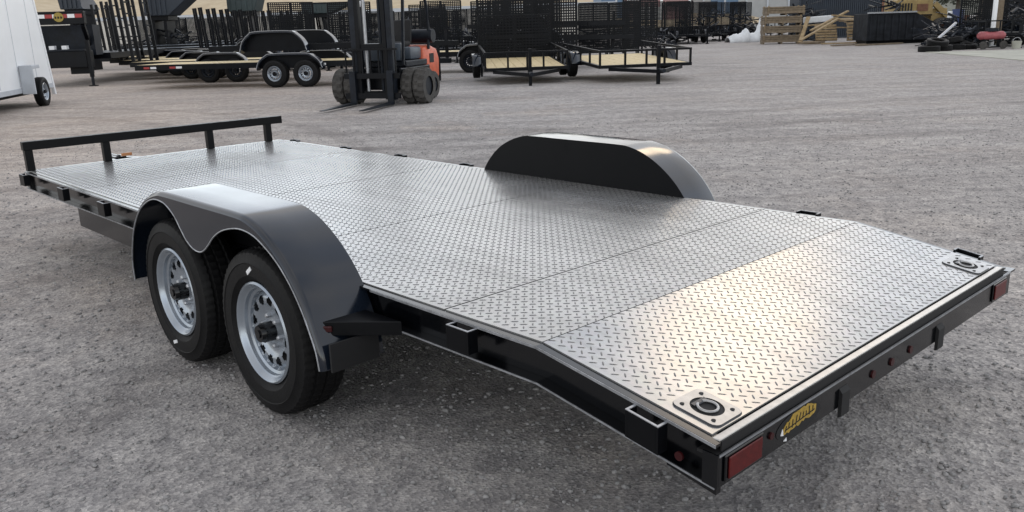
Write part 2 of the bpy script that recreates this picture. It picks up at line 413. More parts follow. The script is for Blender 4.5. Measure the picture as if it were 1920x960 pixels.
def make_wheel(parent, x, y, z, Rt, Rr, w, hub_m=None):
    """wheel with its outer side at +y of the parent; returns the wheel part"""
    rim = rim_mb(Rr).build('wheel', M_RIM, parent, smooth=40, loc=(x, y, z))
    weld(rim.data)
    for p in rim.data.polygons: p.use_smooth = True
    rim.data.set_sharp_from_angle(angle=R(40))
    ty = tyre_mesh(Rt, Rr, w).build('tyre', M_RUBBER, rim, smooth=35, loc=(0, -w * .40, 0))
    h = MB(); h.tube((0, -.06, 0), (0, .004, 0), .041, 20); h.tube((0, .004, 0), (0, .022, 0), .039, 20, .034); h.tube((0, .022, 0), (0, .027, 0), .018, 14)
    h.build('hub_cap', hub_m or M_BLACK, rim, smooth=40)
    drum = MB(); drum.tube((0, -.15, 0), (0, -.075, 0), Rr - .055, 40); drum.build('brake_drum', M_DARK, rim, smooth=40)
    nut = None
    for k in range(6):
        t = 2 * math.pi * (k + .3) / 6; p = (.0635 * math.cos(t), 0, .0635 * math.sin(t))
        if nut is None:
            q = MB(); q.tube((0, -.056, 0), (0, -.030, 0), .0105, 6); q.tube((0, -.030, 0), (0, -.024, 0), .0105, 6, .006); nut = q.build('lug_nut', M_GALV, rim, loc=p)
        else:
            link('lug_nut', nut.data, rim, loc=p)
    return rim

def copy_part(o, parent, loc=None, rot=None):
    c = copy_tree(o, parent)
    if loc is not None: c.location = loc
    if rot is not None: c.rotation_euler = rot
    return c

# ------------------------------------------------------------------ the main trailer
W, L, D, DZ, H = 2.102, 5.963, 0.630, 0.103, 0.586
ANG = R(133.205)
C0 = Vector((-1.0847, 1.7149, 0))
rot = Matrix.Rotation(ANG, 3, 'Z')
loc = rot @ (-C0)
T = thing('car_hauler_trailer', 'long black car hauler trailer with silver tread plate deck and dovetail in the foreground', 'trailer', loc, ANG)
FH = .130
def zt(x): return H if x >= D else H - DZ * (D - x) / D

# deck plates (sheet with real thickness), inset 4 mm from the side rails
def plate(x0, x1, label=None):
    m = MB(); g = .0042
    a, b = x0 + (g if x0 > D + .01 else .0015), x1 - (g if x1 > D + .01 else .0025)
    y0, y1 = -W + .012, -.012
    nx, ny = max(2, int((b - a) / .15)), 10
    def z(x, y): return zt(x)
    m.hexa([(a, y0, z(a, y0) - .005), (b, y0, z(b, y0) - .005), (b, y1, z(b, y1) - .005), (a, y1, z(a, y1) - .005), (a, y0, z(a, y0)), (b, y0, z(b, y0)), (b, y1, z(b, y1)), (a, y1, z(a, y1))])
    return m.build('deck_plate', M_DECK, T, label=label)
seams = [D, 1.097, 2.32, 3.54, 4.76, L]
plates = []
for i in range(len(seams) - 1):
    plates.append((plate(seams[i], seams[i + 1]), seams[i], seams[i + 1]))
dove = plate(.0245, D, 'sloping tread plate of the dovetail')
plates.append((dove, .0245, D))

# raised tread lugs: every lug is a little pointed ridge, crossing its neighbours at right angles
def lugs(parent, x0, x1):
    s = .0292; Lh, wh, hz = .0150, .0036, .0018
    us = np.arange(-8, 8, s)
    i0 = np.arange(int(-9 / s), int(9 / s))
    I, J = np.meshgrid(i0, i0, indexing='ij')
    c45 = math.sqrt(.5)
    U, V = I * s, J * s
    X = (U - V) * c45; Y = (U + V) * c45
    ok = (X > x0 + (.007 if x0 > D + .01 else .004)) & (X < x1 - (.007 if x1 > D + .01 else .004)) & (Y > -W + .035) & (Y < -.035)
    if x0 < .1:
        for cy in (-.108, -1.965): ok &= ~((abs(X - .108) < .094) & (abs(Y - cy) < .084))
    X, Y, par = X[ok], Y[ok], ((I + J) % 2)[ok]
    N = len(X)
    ang = np.where(par == 0, math.pi / 4, -math.pi / 4)
    ca, sa = np.cos(ang), np.sin(ang)
    base = np.array([(-Lh, 0), (-Lh * .45, -wh), (Lh * .45, -wh), (Lh, 0), (Lh * .45, wh), (-Lh * .45, wh)])
    top = np.array([(-Lh * .55, 0), (Lh * .55, 0)])
    loc2 = np.concatenate([base, top])
    hz_ = np.array([0] * 6 + [1] * 2)
    px = X[:, None] + loc2[None, :, 0] * ca[:, None] - loc2[None, :, 1] * sa[:, None]
    py = Y[:, None] + loc2[None, :, 0] * sa[:, None] + loc2[None, :, 1] * ca[:, None]
    pz = np.where(px >= D, H, H - DZ * (D - px) / D) + np.where(hz_[None, :] > 0, hz, -.0004)
    co = np.stack([px, py, pz], -1).reshape(-1, 3)
    fs = [(0, 1, 6), (1, 2, 7), (2, 3, 7), (3, 4, 7), (4, 5, 6), (5, 0, 6), (1, 7, 6), (4, 6, 7)]
    fl = np.array(fs)
    F_ = (np.arange(N)[:, None, None] * 8 + fl[None]).reshape(-1, 3)
    me = bpy.data.meshes.new('tread_lugs')
    me.vertices.add(len(co)); me.vertices.foreach_set('co', co.ravel().astype(np.float32))
    me.loops.add(F_.size); me.loops.foreach_set('vertex_index', F_.ravel().astype(np.int32))
    me.polygons.add(len(F_)); me.polygons.foreach_set('loop_start', np.arange(0, F_.size, 3, dtype=np.int32))
    me.polygons.foreach_set('loop_total', np.full(len(F_), 3, dtype=np.int32))
    me.update(calc_edges=True); me.validate()
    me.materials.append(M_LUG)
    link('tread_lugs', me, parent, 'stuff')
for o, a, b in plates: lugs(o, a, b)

# underlay so the seams show dark
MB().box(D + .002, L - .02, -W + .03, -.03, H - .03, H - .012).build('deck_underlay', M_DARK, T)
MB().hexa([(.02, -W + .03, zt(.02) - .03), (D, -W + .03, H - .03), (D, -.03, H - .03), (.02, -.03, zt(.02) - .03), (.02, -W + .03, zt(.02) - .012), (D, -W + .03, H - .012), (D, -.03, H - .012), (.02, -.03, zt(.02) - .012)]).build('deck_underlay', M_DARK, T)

# side rails: outward facing channel, bent down along the dovetail
def rail(yin, sgn):
    xs = [(-.012, 0), (D, 1), (L, 1)]
    def seg(m, ya, yb, za, zb):
        for (xa, xb) in ((-.006, D), (D, L)):
            ta, tb = zt(xa), zt(xb)
            lo, hi = sorted((ya, yb))
            m.hexa([(xa, lo, ta + za), (xb, lo, tb + za), (xb, hi, tb + za), (xa, hi, ta + za), (xa, lo, ta + zb), (xb, lo, tb + zb), (xb, hi, tb + zb), (xa, hi, ta + zb)])
    a = MB(); seg(a, yin - .030 * sgn, yin - .022 * sgn, -FH + .009, -.013)
    o = a.build('side_rail', M_BLACK, T)
    b = MB(); seg(b, yin - .030 * sgn, yin + .018 * sgn, -.0125, -.0045); b.build('top_flange', M_BLACK, o)
    c = MB(); seg(c, yin - .030 * sgn, yin + .018 * sgn, -FH, -FH + .0085); c.build('bottom_flange', M_BLACK, o)
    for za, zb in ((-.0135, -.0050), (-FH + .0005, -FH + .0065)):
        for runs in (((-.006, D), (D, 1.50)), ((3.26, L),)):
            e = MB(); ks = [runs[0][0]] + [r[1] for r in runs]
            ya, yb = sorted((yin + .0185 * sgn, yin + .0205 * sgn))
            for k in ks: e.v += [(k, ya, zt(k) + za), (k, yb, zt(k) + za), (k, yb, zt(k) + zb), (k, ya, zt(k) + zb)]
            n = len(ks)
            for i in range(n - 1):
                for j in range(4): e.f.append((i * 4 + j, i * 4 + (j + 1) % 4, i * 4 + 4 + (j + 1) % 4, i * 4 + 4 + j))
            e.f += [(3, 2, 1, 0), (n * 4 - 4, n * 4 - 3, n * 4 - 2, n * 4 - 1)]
            e.build('glint_edge', M_EDGE, o)  # pale strip painted in for the sky reflection along the flange lip
    return o
near_rail = rail(0, 1)
far_rail = rail(-W, -1)

# stake pockets: U shaped straps welded on the rail
def pocket(x, y, sgn):
    m = MB(); z1 = zt(x) - (.016 if sgn > 0 else -.001); z0 = z1 - .078; s = DZ / D if x < D else 0
    def hx(xa, xb, ya, yb):
        lo, hi = sorted((ya, yb)); da, db = s * (xa - x), s * (xb - x)
        m.hexa([(xa, lo, z0 + da), (xb, lo, z0 + db), (xb, hi, z0 + db), (xa, hi, z0 + da), (xa, lo, z1 + da), (xb, lo, z1 + db), (xb, hi, z1 + db), (xa, hi, z1 + da)])
    y0, y1 = y + .002 * sgn, y + .043 * sgn
    hx(x - .055, x - .047, y0, y1); hx(x + .047, x + .055, y0, y1); hx(x - .0465, x + .0465, y1 - .008 * sgn, y1)
    p = m.build('stake_pocket', M_SATIN, T)
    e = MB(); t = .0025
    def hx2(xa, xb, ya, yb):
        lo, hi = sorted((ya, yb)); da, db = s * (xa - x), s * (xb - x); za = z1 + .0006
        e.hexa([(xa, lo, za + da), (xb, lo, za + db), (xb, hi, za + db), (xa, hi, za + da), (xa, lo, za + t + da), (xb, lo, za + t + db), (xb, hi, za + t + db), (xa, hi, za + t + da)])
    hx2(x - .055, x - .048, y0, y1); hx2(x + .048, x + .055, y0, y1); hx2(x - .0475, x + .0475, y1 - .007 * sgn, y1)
    e.build('glint_edge', M_EDGE, p)  # pale strip imitates the highlight on the strap's top lip
for x in (.197, .950, 4.25, 5.01, 5.90): pocket(x, .018, 1)
for x in (.150, .892, 3.46, 4.23, 4.99, 5.81): pocket(x, -W - .018, -1)

# front and cross members, main beams, tongue
MB().box(L, L + .05, -W, 0, H - FH, H - .002).build('front_crossmember', M_BLACK, T, bevel=.004)
for k in range(9):
    MB().box(.5 + k * .62, .56 + k * .62, -W + .04, -.04, H - .10, H - .031).build('crossmember', M_YARD_BLACK, T)
for y in (-.45, -W + .45):
    MB().box(.4, L, y - .04, y + .04, H - .23, H - .101).build('main_beam', M_YARD_BLACK, T)
MB().box(3.20, 4.995, -.034, -.026, .305, H - FH - .001).build('side_skirt_beam', M_BLACK, T, bevel=.002)
MB().box(3.20, 4.995, -W + .026, -W + .034, .305, H - FH - .001).build('side_skirt_beam', M_BLACK, T, bevel=.002)
tg = MB(); tg.bar((L - .1, -.45, .40), (7.15, -1.02, .40), .06, .12); tg.bar((L - .1, -W + .45, .40), (7.15, -1.08, .40), .06, .12)
tong = tg.build('tongue', M_BLACK, T)
cp_ = MB(); cp_.tube((7.1, -1.05, .43), (7.38, -1.05, .43), .05, 14); cp_.box(7.05, 7.2, -1.10, -1.0, .38, .47); cp_.build('coupler', M_BLACK, tong, smooth=40)
MB().box(7.04, 7.06, -1.15, -1.06, .472, .497).build('safety_tag', M_YTAG, tong, label='yellow and orange tag on the coupler')
for y in (.03, -W - .03):
    pass

# headboard rail at the front
fr = MB(); fr.bar((L - .02, .012, H + .185), (L - .02, -W + .012, H + .185), .062, .064)
hb = fr.build('front_rail', M_SATIN, T, bevel=.004)
for y in (-.022, -.572, -1.415, -1.955):
    MB().box(L - .045, L + .004, y - .027, y + .027, H - .004 + .006, H + .157).build('rail_post', M_SATIN, hb)

# ---- fenders
top_pts = [(3.255, .335), (3.252, .44), (3.215, .545), (3.155, .640), (3.055, .735), (2.94, .798), (2.82, .834), (2.72, .842), (2.40, .842), (2.06, .842), (1.95, .834), (1.84, .800), (1.735, .742), (1.64, .665), (1.565, .575), (1.515, .480), (1.480, .40), (1.468, .335)]
skirt_pts = [(3.235, .335), (3.228, .44), (3.185, .545), (3.125, .635), (3.03, .722), (2.92, .777), (2.83, .800), (2.75, .800), (2.69, .787), (2.62, .75), (2.57, .70), (2.52, .655), (2.46, .628), (2.40, .624), (2.35, .640), (2.30, .672), (2.24, .715), (2.16, .752), (2.07, .775), (1.99, .785), (1.90, .778), (1.82, .752), (1.73, .705), (1.65, .640), (1.58, .556), (1.53, .468), (1.499, .40), (1.487, .335)]
def spline(p, k=5):
    o = []
    P = [Vector((a, b, 0)) for a, b in p]
    for i in range(len(P) - 1):
        a, b, c, d = P[max(i - 1, 0)], P[i], P[i + 1], P[min(i + 2, len(P) - 1)]
        for j in range(k):
            t = j / k
            q = .5 * ((2 * b) + (-a + c) * t + (2 * a - 5 * b + 4 * c - d) * t * t + (-a + 3 * b - 3 * c + d) * t ** 3)
            o.append((q.x, q.y))
    o.append(p[-1]); return o
def fender(yb, sgn, inner):
    tp = spline(top_pts, 5); sk = spline(skirt_pts, 4)
    cx, cz = 2.36, .45
    def inset(p, d):
        out = []
        for i, (x, z) in enumerate(p):
            a, b = p[max(i - 1, 0)], p[min(i + 1, len(p) - 1)]
            t = Vector((b[0] - a[0], b[1] - a[1])).normalized(); nrm = Vector((t.y, -t.x))
            if nrm.dot(Vector((cx - x, cz - z))) < 0: nrm = -nrm
            out.append((x + nrm.x * d, z + nrm.y * d))
        return out
    m = MB(); rows = []
    for dy, d in ((0, 0), (.12, 0), (.243, 0), (.254, .002), (.263, .008), (.268, .018)):
        rows.append([(x, yb + sgn * dy, z) for x, z in inset(tp, d)])
    n = len(tp); vs = sum(rows, []); fs = []
    for r in range(len(rows) - 1):
        for i in range(n - 1): fs.append((r * n + i, r * n + i + 1, (r + 1) * n + i + 1, (r + 1) * n + i))
    m.add(vs, fs)
    f = m.build('fender', M_FENDER, T, smooth=50)
    # outer skirt with its double wave
    ring = inset(tp, .018)
    me = bpy.data.meshes.new('fender_skirt'); bm = bmesh.new()
    ys = yb + sgn * .2685
    allp = [(x, ys, z) for x, z in ring] + [(x, ys, z) for x, z in reversed(sk)]
    fc = bm.faces.new([bm.verts.new(p) for p in allp]); bmesh.ops.triangulate(bm, faces=[fc], ngon_method='EAR_CLIP')
    bm.to_mesh(me); bm.free(); me.materials.append(M_FENDER)
    s = link('skirt', me, f)
    so = s.modifiers.new('thick', 'SOLIDIFY'); so.thickness = .003; so.offset = 0
    MB().path([(x, ys + sgn * .001, z) for x, z in sk], .0034, 6).build('rolled_edge', M_EDGE, s, smooth=60)  # bead coloured grey for the bright reflection along the skirt lip
    if inner:        # inner side panel standing on the deck edge
        top = [(x, z) for x, z in tp if z > H + .002]; k = len(top)
        yi = yb + sgn * .003
        q = MB()
        for yy in (yi - .0015, yi + .0015): q.v += [(x, yy, H - .0042) for x, z in top] + [(x, yy, z - .0015) for x, z in top]
        for i in range(k - 1):
            for o_ in (0, 2 * k): q.f.append((o_ + i, o_ + i + 1, o_ + k + i + 1, o_ + k + i))
            q.f.append((k + i, k + i + 1, 3 * k + i + 1, 3 * k + i))
        q.build('inner_panel', M_SATIN, f)
    return f
fender(-.002, 1, True)
fender(-W + .030, -1, True)
# rear brace of the near fender with its marker light, and the flap under it
def brace(yb, sgn):
    poly = [(1.545, yb + sgn * .235), (1.60, yb + sgn * .03), (1.31, yb + sgn * .02)]
    g = MB().prism(poly, 'z', .446, .500).build('fender_brace', M_SATIN, T, bevel=.003)
    a, b = Vector((1.545, yb + sgn * .235)), Vector((1.31, yb + sgn * .02)); d = (b - a).normalized(); nrm = Vector((d.y, -d.x)) * (1 if sgn > 0 else -1)
    if nrm.x > 0: nrm = -nrm
    p = a + d * .045 + nrm * .004
    q = MB(); q.bar((p.x - d.x * .018, p.y - d.y * .018, .474), (p.x + d.x * .018, p.y + d.y * .018, .474), .01, .022); q.build('marker_light', M_REDD, g, bevel=.003)
    MB().box(1.435, 1.445, min(yb + sgn * .04, yb + sgn * .245), max(yb + sgn * .04, yb + sgn * .245), .335, .442).build('mud_flap', M_DARK, g)
brace(0, 1); brace(-W, -1)

# ---- axles and wheels
XA = (1.985, 2.825)
RT_, RR_ = .3475, .2029
w0 = make_wheel(T, XA[0], .222, RT_, RT_, RR_, .205)
w0.rotation_euler = (0, R(4), 0)
lab = MB(); lab.box(-.008, .008, .0, .003, -.022, .022); l0 = lab.build('tyre_sticker', M_TAPE_W, w0, loc=(.004, .0205, .262)); l0.rotation_euler = (0, R(-58), 0)
w1 = copy_part(w0, T, (XA[1], .222, RT_), (0, R(168), 0))
for xa in XA: copy_part(w0, T, (xa, -W - .222, RT_), (0, R(33 * xa), math.pi))
for xa in XA:
    MB().tube((xa, .06, RT_ - .02), (xa, -W - .06, RT_ - .02), .038, 14).build('axle', M_YARD_BLACK, T, smooth=40)
for y in (-.30, -W + .30):
    g = MB()
    for xa in XA:
        g.bar((xa - .36, y, .40), (xa, y, .33), .045, .035); g.bar((xa, y, .33), (xa + .36, y, .40), .045, .035)
    g.build('leaf_spring', M_YARD_BLACK, T)

# ---- rear end: flat bar, bumper channel, lights, badge, ramp brackets
RZ = zt(0)
MB().box(-.003, .0215, -W + .004, -.004, RZ - .012, RZ - .001).build('rear_flat_bar', M_STEELSTRIP, T, bevel=.002)
YB = -W - .050
bumper = MB().box(-.016, -.009, YB, .018, RZ - .124, RZ - .030).build('rear_bumper', M_BLACK, T, bevel=.002)
MB().box(-.0085, .05, YB, .018, RZ - .040, RZ - .032).build('bumper_top_flange', M_DARK, bumper)
MB().box(-.0185, -.0165, YB, .018, RZ - .0365, RZ - .0305).build('glint_edge', M_EDGE, bumper)  # pale line standing for the highlight on the bumper's upper edge
MB().box(-.0085, .04, -W - .02, .012, RZ - .124, RZ - .116).build('bumper_bottom_flange', M_BLACK, bumper)
MB().box(-.0075, -.0035, -W + .006, -.006, RZ - .0315, RZ - .003).build('bumper_web', M_DARK, bumper)
for y0, y1 in ((.0182, .0232), (YB - .0062, YB - .0002)):
    MB().prism([(-.016, RZ - .124), (.03, RZ - .118), (.03, RZ - .028), (-.016, RZ - .030)], 'y', y0, y1).build('end_cap', M_BLACK, bumper)
MB().prism([(-.005, RZ - .150), (.15, RZ - .150 + .03), (.15, RZ - .105), (-.005, RZ - .1245)], 'y', -.012, .010).build('corner_gusset', M_BLACK, bumper)
MB().box(-.014, .03, YB - .075, YB - .0065, RZ - .040, RZ - .032).build('flange_stub', M_BLACK, bumper)
MB().prism([(YB - .065, RZ - .041), (YB - .0065, RZ - .041), (YB - .0065, RZ - .118), (YB - .025, RZ - .118)], 'x', .0, .008).build('end_gusset', M_BLACK, bumper)
for (y0, y1) in ((-.175, -.015), (-W + .015, -W + .145)):
    h = MB().box(-.0225, -.0165, y0 - .012, y1 + .012, RZ - .113, RZ - .038).build('light_housing', M_BLACK, bumper, bevel=.003)
    MB().box(-.0270, -.0227, y0, y1, RZ - .106, RZ - .045).build('tail_light', M_RED, h, bevel=.0025)
for y in (-.86, -1.00, -1.15):
    MB().tube((-.0165, y, RZ - .085), (-.022, y, RZ - .085), .014, 12).build('marker_light', M_REDD, bumper, smooth=40)
for y in (-.655, -1.40):
    MB().prism([(-.028, RZ - .075), (-.0165, RZ - .060), (-.0165, RZ - .155), (-.028, RZ - .150)], 'y', y - .026, y + .026).build('ramp_bracket', M_DARK, bumper)
MB().tube((.10, .0215, .412), (.10, .028, .412), .013, 12).build('marker_light', M_REDD, T, smooth=40)
MB().tube((-.0165, -.232, RZ - .068), (-.022, -.232, RZ - .068), .011, 10).build('reflector', M_REDD, bumper, smooth=40)
# badge: black oval decal with two rows of illegible yellow lettering and ragged ends
bd = MB(); bx = -.1002
ov = [(-.385 + .125 * math.cos(t) , RZ - .078 + .040 * math.sin(t)) for t in [2 * math.pi * i / 24 for i in range(24)]]
bd.prism(ov, 'x', -.0175, -.0165)
badge = bd.build('decal', M_DARK, bumper)
rg = random.Random(3)
def row(zc0, hh, ya, yb, n):
    q = MB(); wdt = (yb - ya) / n
    for k in range(n):
        y = ya + (k + .5) * wdt; h2 = hh * rg.uniform(.6, 1.05); s = rg.uniform(-.5, .5) * h2; zc = zc0 - .010 * (2 * (k + .5) / n - 1) ** 2
        q.hexa([(-.0192, y - wdt * .41, zc - h2 / 2), (-.0178, y - wdt * .41, zc - h2 / 2), (-.0178, y + wdt * .41, zc - h2 / 2), (-.0192, y + wdt * .41, zc - h2 / 2),
                (-.0192, y - wdt * .41 + s * .3, zc + h2 / 2), (-.0178, y - wdt * .41 + s * .3, zc + h2 / 2), (-.0178, y + wdt * .41 + s * .3, zc + h2 / 2), (-.0192, y + wdt * .41 + s * .3, zc + h2 / 2)])
    q.build('lettering', M_YELLOW, badge)
up, dn = [], []
for k in range(19):
    u = k / 18; y = -.296 - .185 * u; zc = RZ - .070 - .010 * (2 * u - 1) ** 2 + .012 * u
    h_ = .025 * (1 - .55 * abs(2 * u - 1) ** 3)
    up.append((y, zc + h_ * rg.uniform(.62, 1.05))); dn.append((y, zc - h_ * rg.uniform(.7, 1.1)))
bq = MB()
for k in range(18): bq.hexa([(-.0192, *dn[k]), (-.0178, *dn[k]), (-.0178, *dn[k + 1]), (-.0192, *dn[k + 1]), (-.0192, *up[k]), (-.0178, *up[k]), (-.0178, *up[k + 1]), (-.0192, *up[k + 1])])
bq.build('lettering', M_YELLOW, badge)
bq = MB()
for k in range(9):
    y = -.305 - k * .0195; z = RZ - .072 + .008 * k / 9 + rg.uniform(-.006, .006)
    bq.bar((-.0197, y, z - rg.uniform(.006, .016)), (-.0197, y - rg.uniform(-.004, .008), z + rg.uniform(.004, .014)), .0008, .0042, up=(0, 1, 0))
bq.bar((-.0197, -.31, RZ - .079), (-.0197, -.47, RZ - .070), .0008, .0035, up=(0, 0, 1))
bq.build('letter_gaps', M_DARK, badge, kind='stuff')
q = MB(); q.prism([(-.283, RZ - .088), (-.292, RZ - .070), (-.300, RZ - .093)], 'x', -.0192, -.0178); q.prism([(-.30, RZ - .11), (-.316, RZ - .104), (-.318, RZ - .116)], 'x', -.0192, -.0178); q.build('lettering', M_TAPE_W, badge)

# recessed tie-down rings on the dovetail
def dring(x, y):
    s = DZ / D
    e = bpy.data.objects.new('tie_down_ring', None)
    pts = []
    r0, hx_, hy_ = .022, .074, .066
    for (cx, cy, a0) in ((hx_ - r0, hy_ - r0, 0), (-hx_ + r0, hy_ - r0, 90), (-hx_ + r0, -hy_ + r0, 180), (hx_ - r0, -hy_ + r0, 270)):
        for k in range(5):
            t = R(a0 + k * 22.5); pts.append((cx + r0 * math.cos(t), cy + r0 * math.sin(t)))
    def Z(px, py, dz): return (x + px, y + py, zt(x + px) + dz)
    n = len(pts); ci = 28
    inner = [(.047 * math.cos(2 * math.pi * i / ci), .047 * math.sin(2 * math.pi * i / ci)) for i in range(ci)]
    me = bpy.data.meshes.new('tie_down_plate'); bm = bmesh.new()
    vo = [bm.verts.new(Z(px, py, .0052)) for px, py in pts]; vi = [bm.verts.new(Z(px, py, .0052)) for px, py in inner]
    eds = [bm.edges.new((vo[i], vo[(i + 1) % n])) for i in range(n)] + [bm.edges.new((vi[i], vi[(i + 1) % ci])) for i in range(ci)]
    bmesh.ops.triangle_fill(bm, edges=eds, use_beauty=True)
    vb = [bm.verts.new(Z(px * 1.03, py * 1.03, .0005)) for px, py in pts]
    for i in range(n): bm.faces.new((vo[i], vo[(i + 1) % n], vb[(i + 1) % n], vb[i]))
    bmesh.ops.recalc_face_normals(bm, faces=bm.faces)
    bm.to_mesh(me); bm.free(); me.materials.append(M_DRPLATE); me.materials.append(M_DRING)
    for p in me.polygons:
        if abs(p.normal.z) < .8: p.material_index = 1
    pl = link('tie_down_plate', me, T)
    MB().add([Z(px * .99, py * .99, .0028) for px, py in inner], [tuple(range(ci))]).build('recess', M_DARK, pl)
    rp = [Z(.027 * math.cos(t) - .002, .029 * math.sin(t), .0065) for t in [R(20 + 16 * k) for k in range(21)]]
    MB().path(rp, .0045, 8).build('ring', M_DRPLATE, pl, smooth=60)
    MB().hexa([Z(.018, -.03, .006), Z(.034, -.03, .006), Z(.034, .03, .006), Z(.018, .03, .006), Z(.02, -.03, .009), Z(.032, -.03, .009), Z(.032, .03, .009), Z(.02, .03, .009)]).build('ring_strap', M_DRING, pl)
    for sx, sy in ((1, 1), (1, -1), (-1, 1), (-1, -1)):
        b = MB(); c = Z(sx * .05, sy * .045, .0054); b.tube(c, (c[0], c[1], c[2] + .0015), .0065, 10); b.build('bolt', M_DARK, pl)
dring(.106, -.108); dring(.10, -1.965)

# ------------------------------------------------------------------ the ground
def vnoise(x, y, seed=0):
    xi, yi = np.floor(x).astype(np.int64), np.floor(y).astype(np.int64)
    fx, fy = x - xi, y - yi
    def h(a, b):
        q = (a * 374761393 + b * 668265263 + seed * 974711) & 0x7fffffff
        q = ((q ^ (q >> 13)) * 1274126177) & 0x7fffffff
        return ((q ^ (q >> 16)) & 0xffff) / 65535.0
    u, v = fx * fx * (3 - 2 * fx), fy * fy * (3 - 2 * fy)
    return (h(xi, yi) * (1 - u) + h(xi + 1, yi) * u) * (1 - v) + (h(xi, yi + 1) * (1 - u) + h(xi + 1, yi + 1) * u) * v
def ground_z(x, y):
    r = np.hypot(x, y)
    near = np.clip(1.3 - r / 26, 0, 1)
    z = (vnoise(x * .5, y * .5, 1) - .5) * .02 + (vnoise(x * 1.9, y * 1.9, 2) - .5) * .012 + ((vnoise(x * 6, y * 6, 3) - .5) * .014 + (vnoise(x * 14, y * 14, 4) - .5) * .011) * near
    return z
nx, ny = 520, 600
tx = np.linspace(-1, 1, nx); gx = 1.9 * np.sinh(tx * 5.4)
ty = np.linspace(0, 1, ny); gy = -12 + 13.0 * ty + 2.0 * np.sinh(np.clip(ty - .0, 0, 1) * 5.5) * 1.6
GX, GY = np.meshgrid(gx, gy)
GZ = ground_z(GX, GY)
co = np.stack([GX, GY, GZ], -1).reshape(-1, 3)
idx = np.arange(nx * ny).reshape(ny, nx)
q = np.stack([idx[:-1, :-1], idx[:-1, 1:], idx[1:, 1:], idx[1:, :-1]], -1).reshape(-1, 4)
me = bpy.data.meshes.new('ground')
me.vertices.add(len(co)); me.vertices.foreach_set('co', co.ravel().astype(np.float32))
me.loops.add(q.size); me.loops.foreach_set('vertex_index', q.ravel().astype(np.int32))
me.polygons.add(len(q)); me.polygons.foreach_set('loop_start', np.arange(0, q.size, 4, dtype=np.int32)); me.polygons.foreach_set('loop_total', np.full(len(q), 4, dtype=np.int32))
me.polygons.foreach_set('use_smooth', np.ones(len(q), dtype=bool))
me.update(calc_edges=True); me.materials.append(M_GROUND)
link('ground', me, None, 'structure')

# loose stones
def stones(name, n, smin, smax, ymax, seed):
    g = np.random.default_rng(seed)
    ico = bmesh.new(); bmesh.ops.create_icosphere(ico, subdivisions=1, radius=1)
    bv = np.array([v.co[:] for v in ico.verts]); bf = np.array([[v.index for v in f.verts] for f in ico.faces]); ico.free()
    y = 1.2 + (ymax - 1.2) * g.random(n) ** 1.5
    x = (g.random(n) * 2 - 1) * (1.3 + y * .66)
    s = smin + (smax - smin) * g.random(n) ** 3
    a = g.random(n) * 2 * np.pi
    sc = np.stack([s * (.8 + .7 * g.random(n)), s * (.6 + .5 * g.random(n)), s * (.4 + .4 * g.random(n))], -1)
    p = bv[None] * sc[:, None] * (1 + .35 * (g.random((n, len(bv), 1)) - .5))
    X = p[..., 0] * np.cos(a)[:, None] - p[..., 1] * np.sin(a)[:, None] + x[:, None]
    Y = p[..., 0] * np.sin(a)[:, None] + p[..., 1] * np.cos(a)[:, None] + y[:, None]
    Z = p[..., 2] + (ground_z(x, y) + sc[:, 2] * .25)[:, None]
    co = np.stack([X, Y, Z], -1).reshape(-1, 3)
    F_ = (np.arange(n)[:, None, None] * len(bv) + bf[None]).reshape(-1, 3)
    me = bpy.data.meshes.new(name)
    me.vertices.add(len(co)); me.vertices.foreach_set('co', co.ravel().astype(np.float32))
    me.loops.add(F_.size); me.loops.foreach_set('vertex_index', F_.ravel().astype(np.int32))
    me.polygons.add(len(F_)); me.polygons.foreach_set('loop_start', np.arange(0, F_.size, 3, dtype=np.int32)); me.polygons.foreach_set('loop_total', np.full(len(F_), 3, dtype=np.int32))
    me.update(calc_edges=True); me.materials.append(M_PEBBLE)
    o = link(name, me, None, 'stuff')
    return tag(o, 'small grey stones scattered over the dirt yard', 'gravel')
stones('gravel', 62000, .0022, .0125, 14, 5)

# ------------------------------------------------------------------ yard objects
# --- white enclosed trailer at the left edge
pa, pb = at(103, 22.5, .35), at(0, 18.8, .35)
dv = (pb - pa); dv.z = 0; dv.normalize()
ang = math.atan2(dv.y, dv.x)
cg = thing('cargo_trailer', 'white enclosed cargo trailer cut off by the left edge', 'trailer', (pa.x, pa.y, 0), ang)
# local: x towards the camera along the wall, -y is hidden side? choose side so the body lies on the far left
side = 1 if (Matrix.Rotation(ang, 3, 'Z') @ Vector((0, 1, 0))).x < 0 else -1
def sy(a, b): return (a, b) if a < b else (b, a)
y0, y1 = sy(0, side * 2.3)
body = MB().prism([(0, .36), (7.5, .36), (7.5, 2.85), (.62, 2.85)], 'y', y0, y1).build('body', M_WHITE, cg, bevel=.03)
for xx in (1.22, 2.44, 3.66, 4.88, 6.1):
    ya, yb = sy(-side * .004, side * .001)
    MB().box(xx - .012, xx + .012, ya, yb, .5, 2.8).build('panel_seam', M_WHITE_G, body)
ya, yb = sy(-side * .012, side * .001)
MB().box(.02, 7.45, ya, yb, .36, .47).build('bottom_trim', M_WHITE_G, body)
MB().prism([(-.01, .18), (.09, .18), (.71, 2.86), (.61, 2.86)], 'y', *sy(-side * .018, side * .06)).build('corner_post', M_WHITE, body)
fx0 = 1.62
MB().box(fx0 + .72, fx0 + .78, *sy(-side * .30, -side * .013), .33, .98).build('fender', M_WHITE_G, cg, bevel=.01)
MB().box(fx0 + .25, fx0 + .719, *sy(-side * .30, -side * .013), .90, .98).build('fender', M_WHITE_G, cg, bevel=.01)
cw = make_wheel(cg, fx0, -side * .26, .34, .345, .2, .2)
if side > 0: cw.rotation_euler = (0, 0, math.pi)
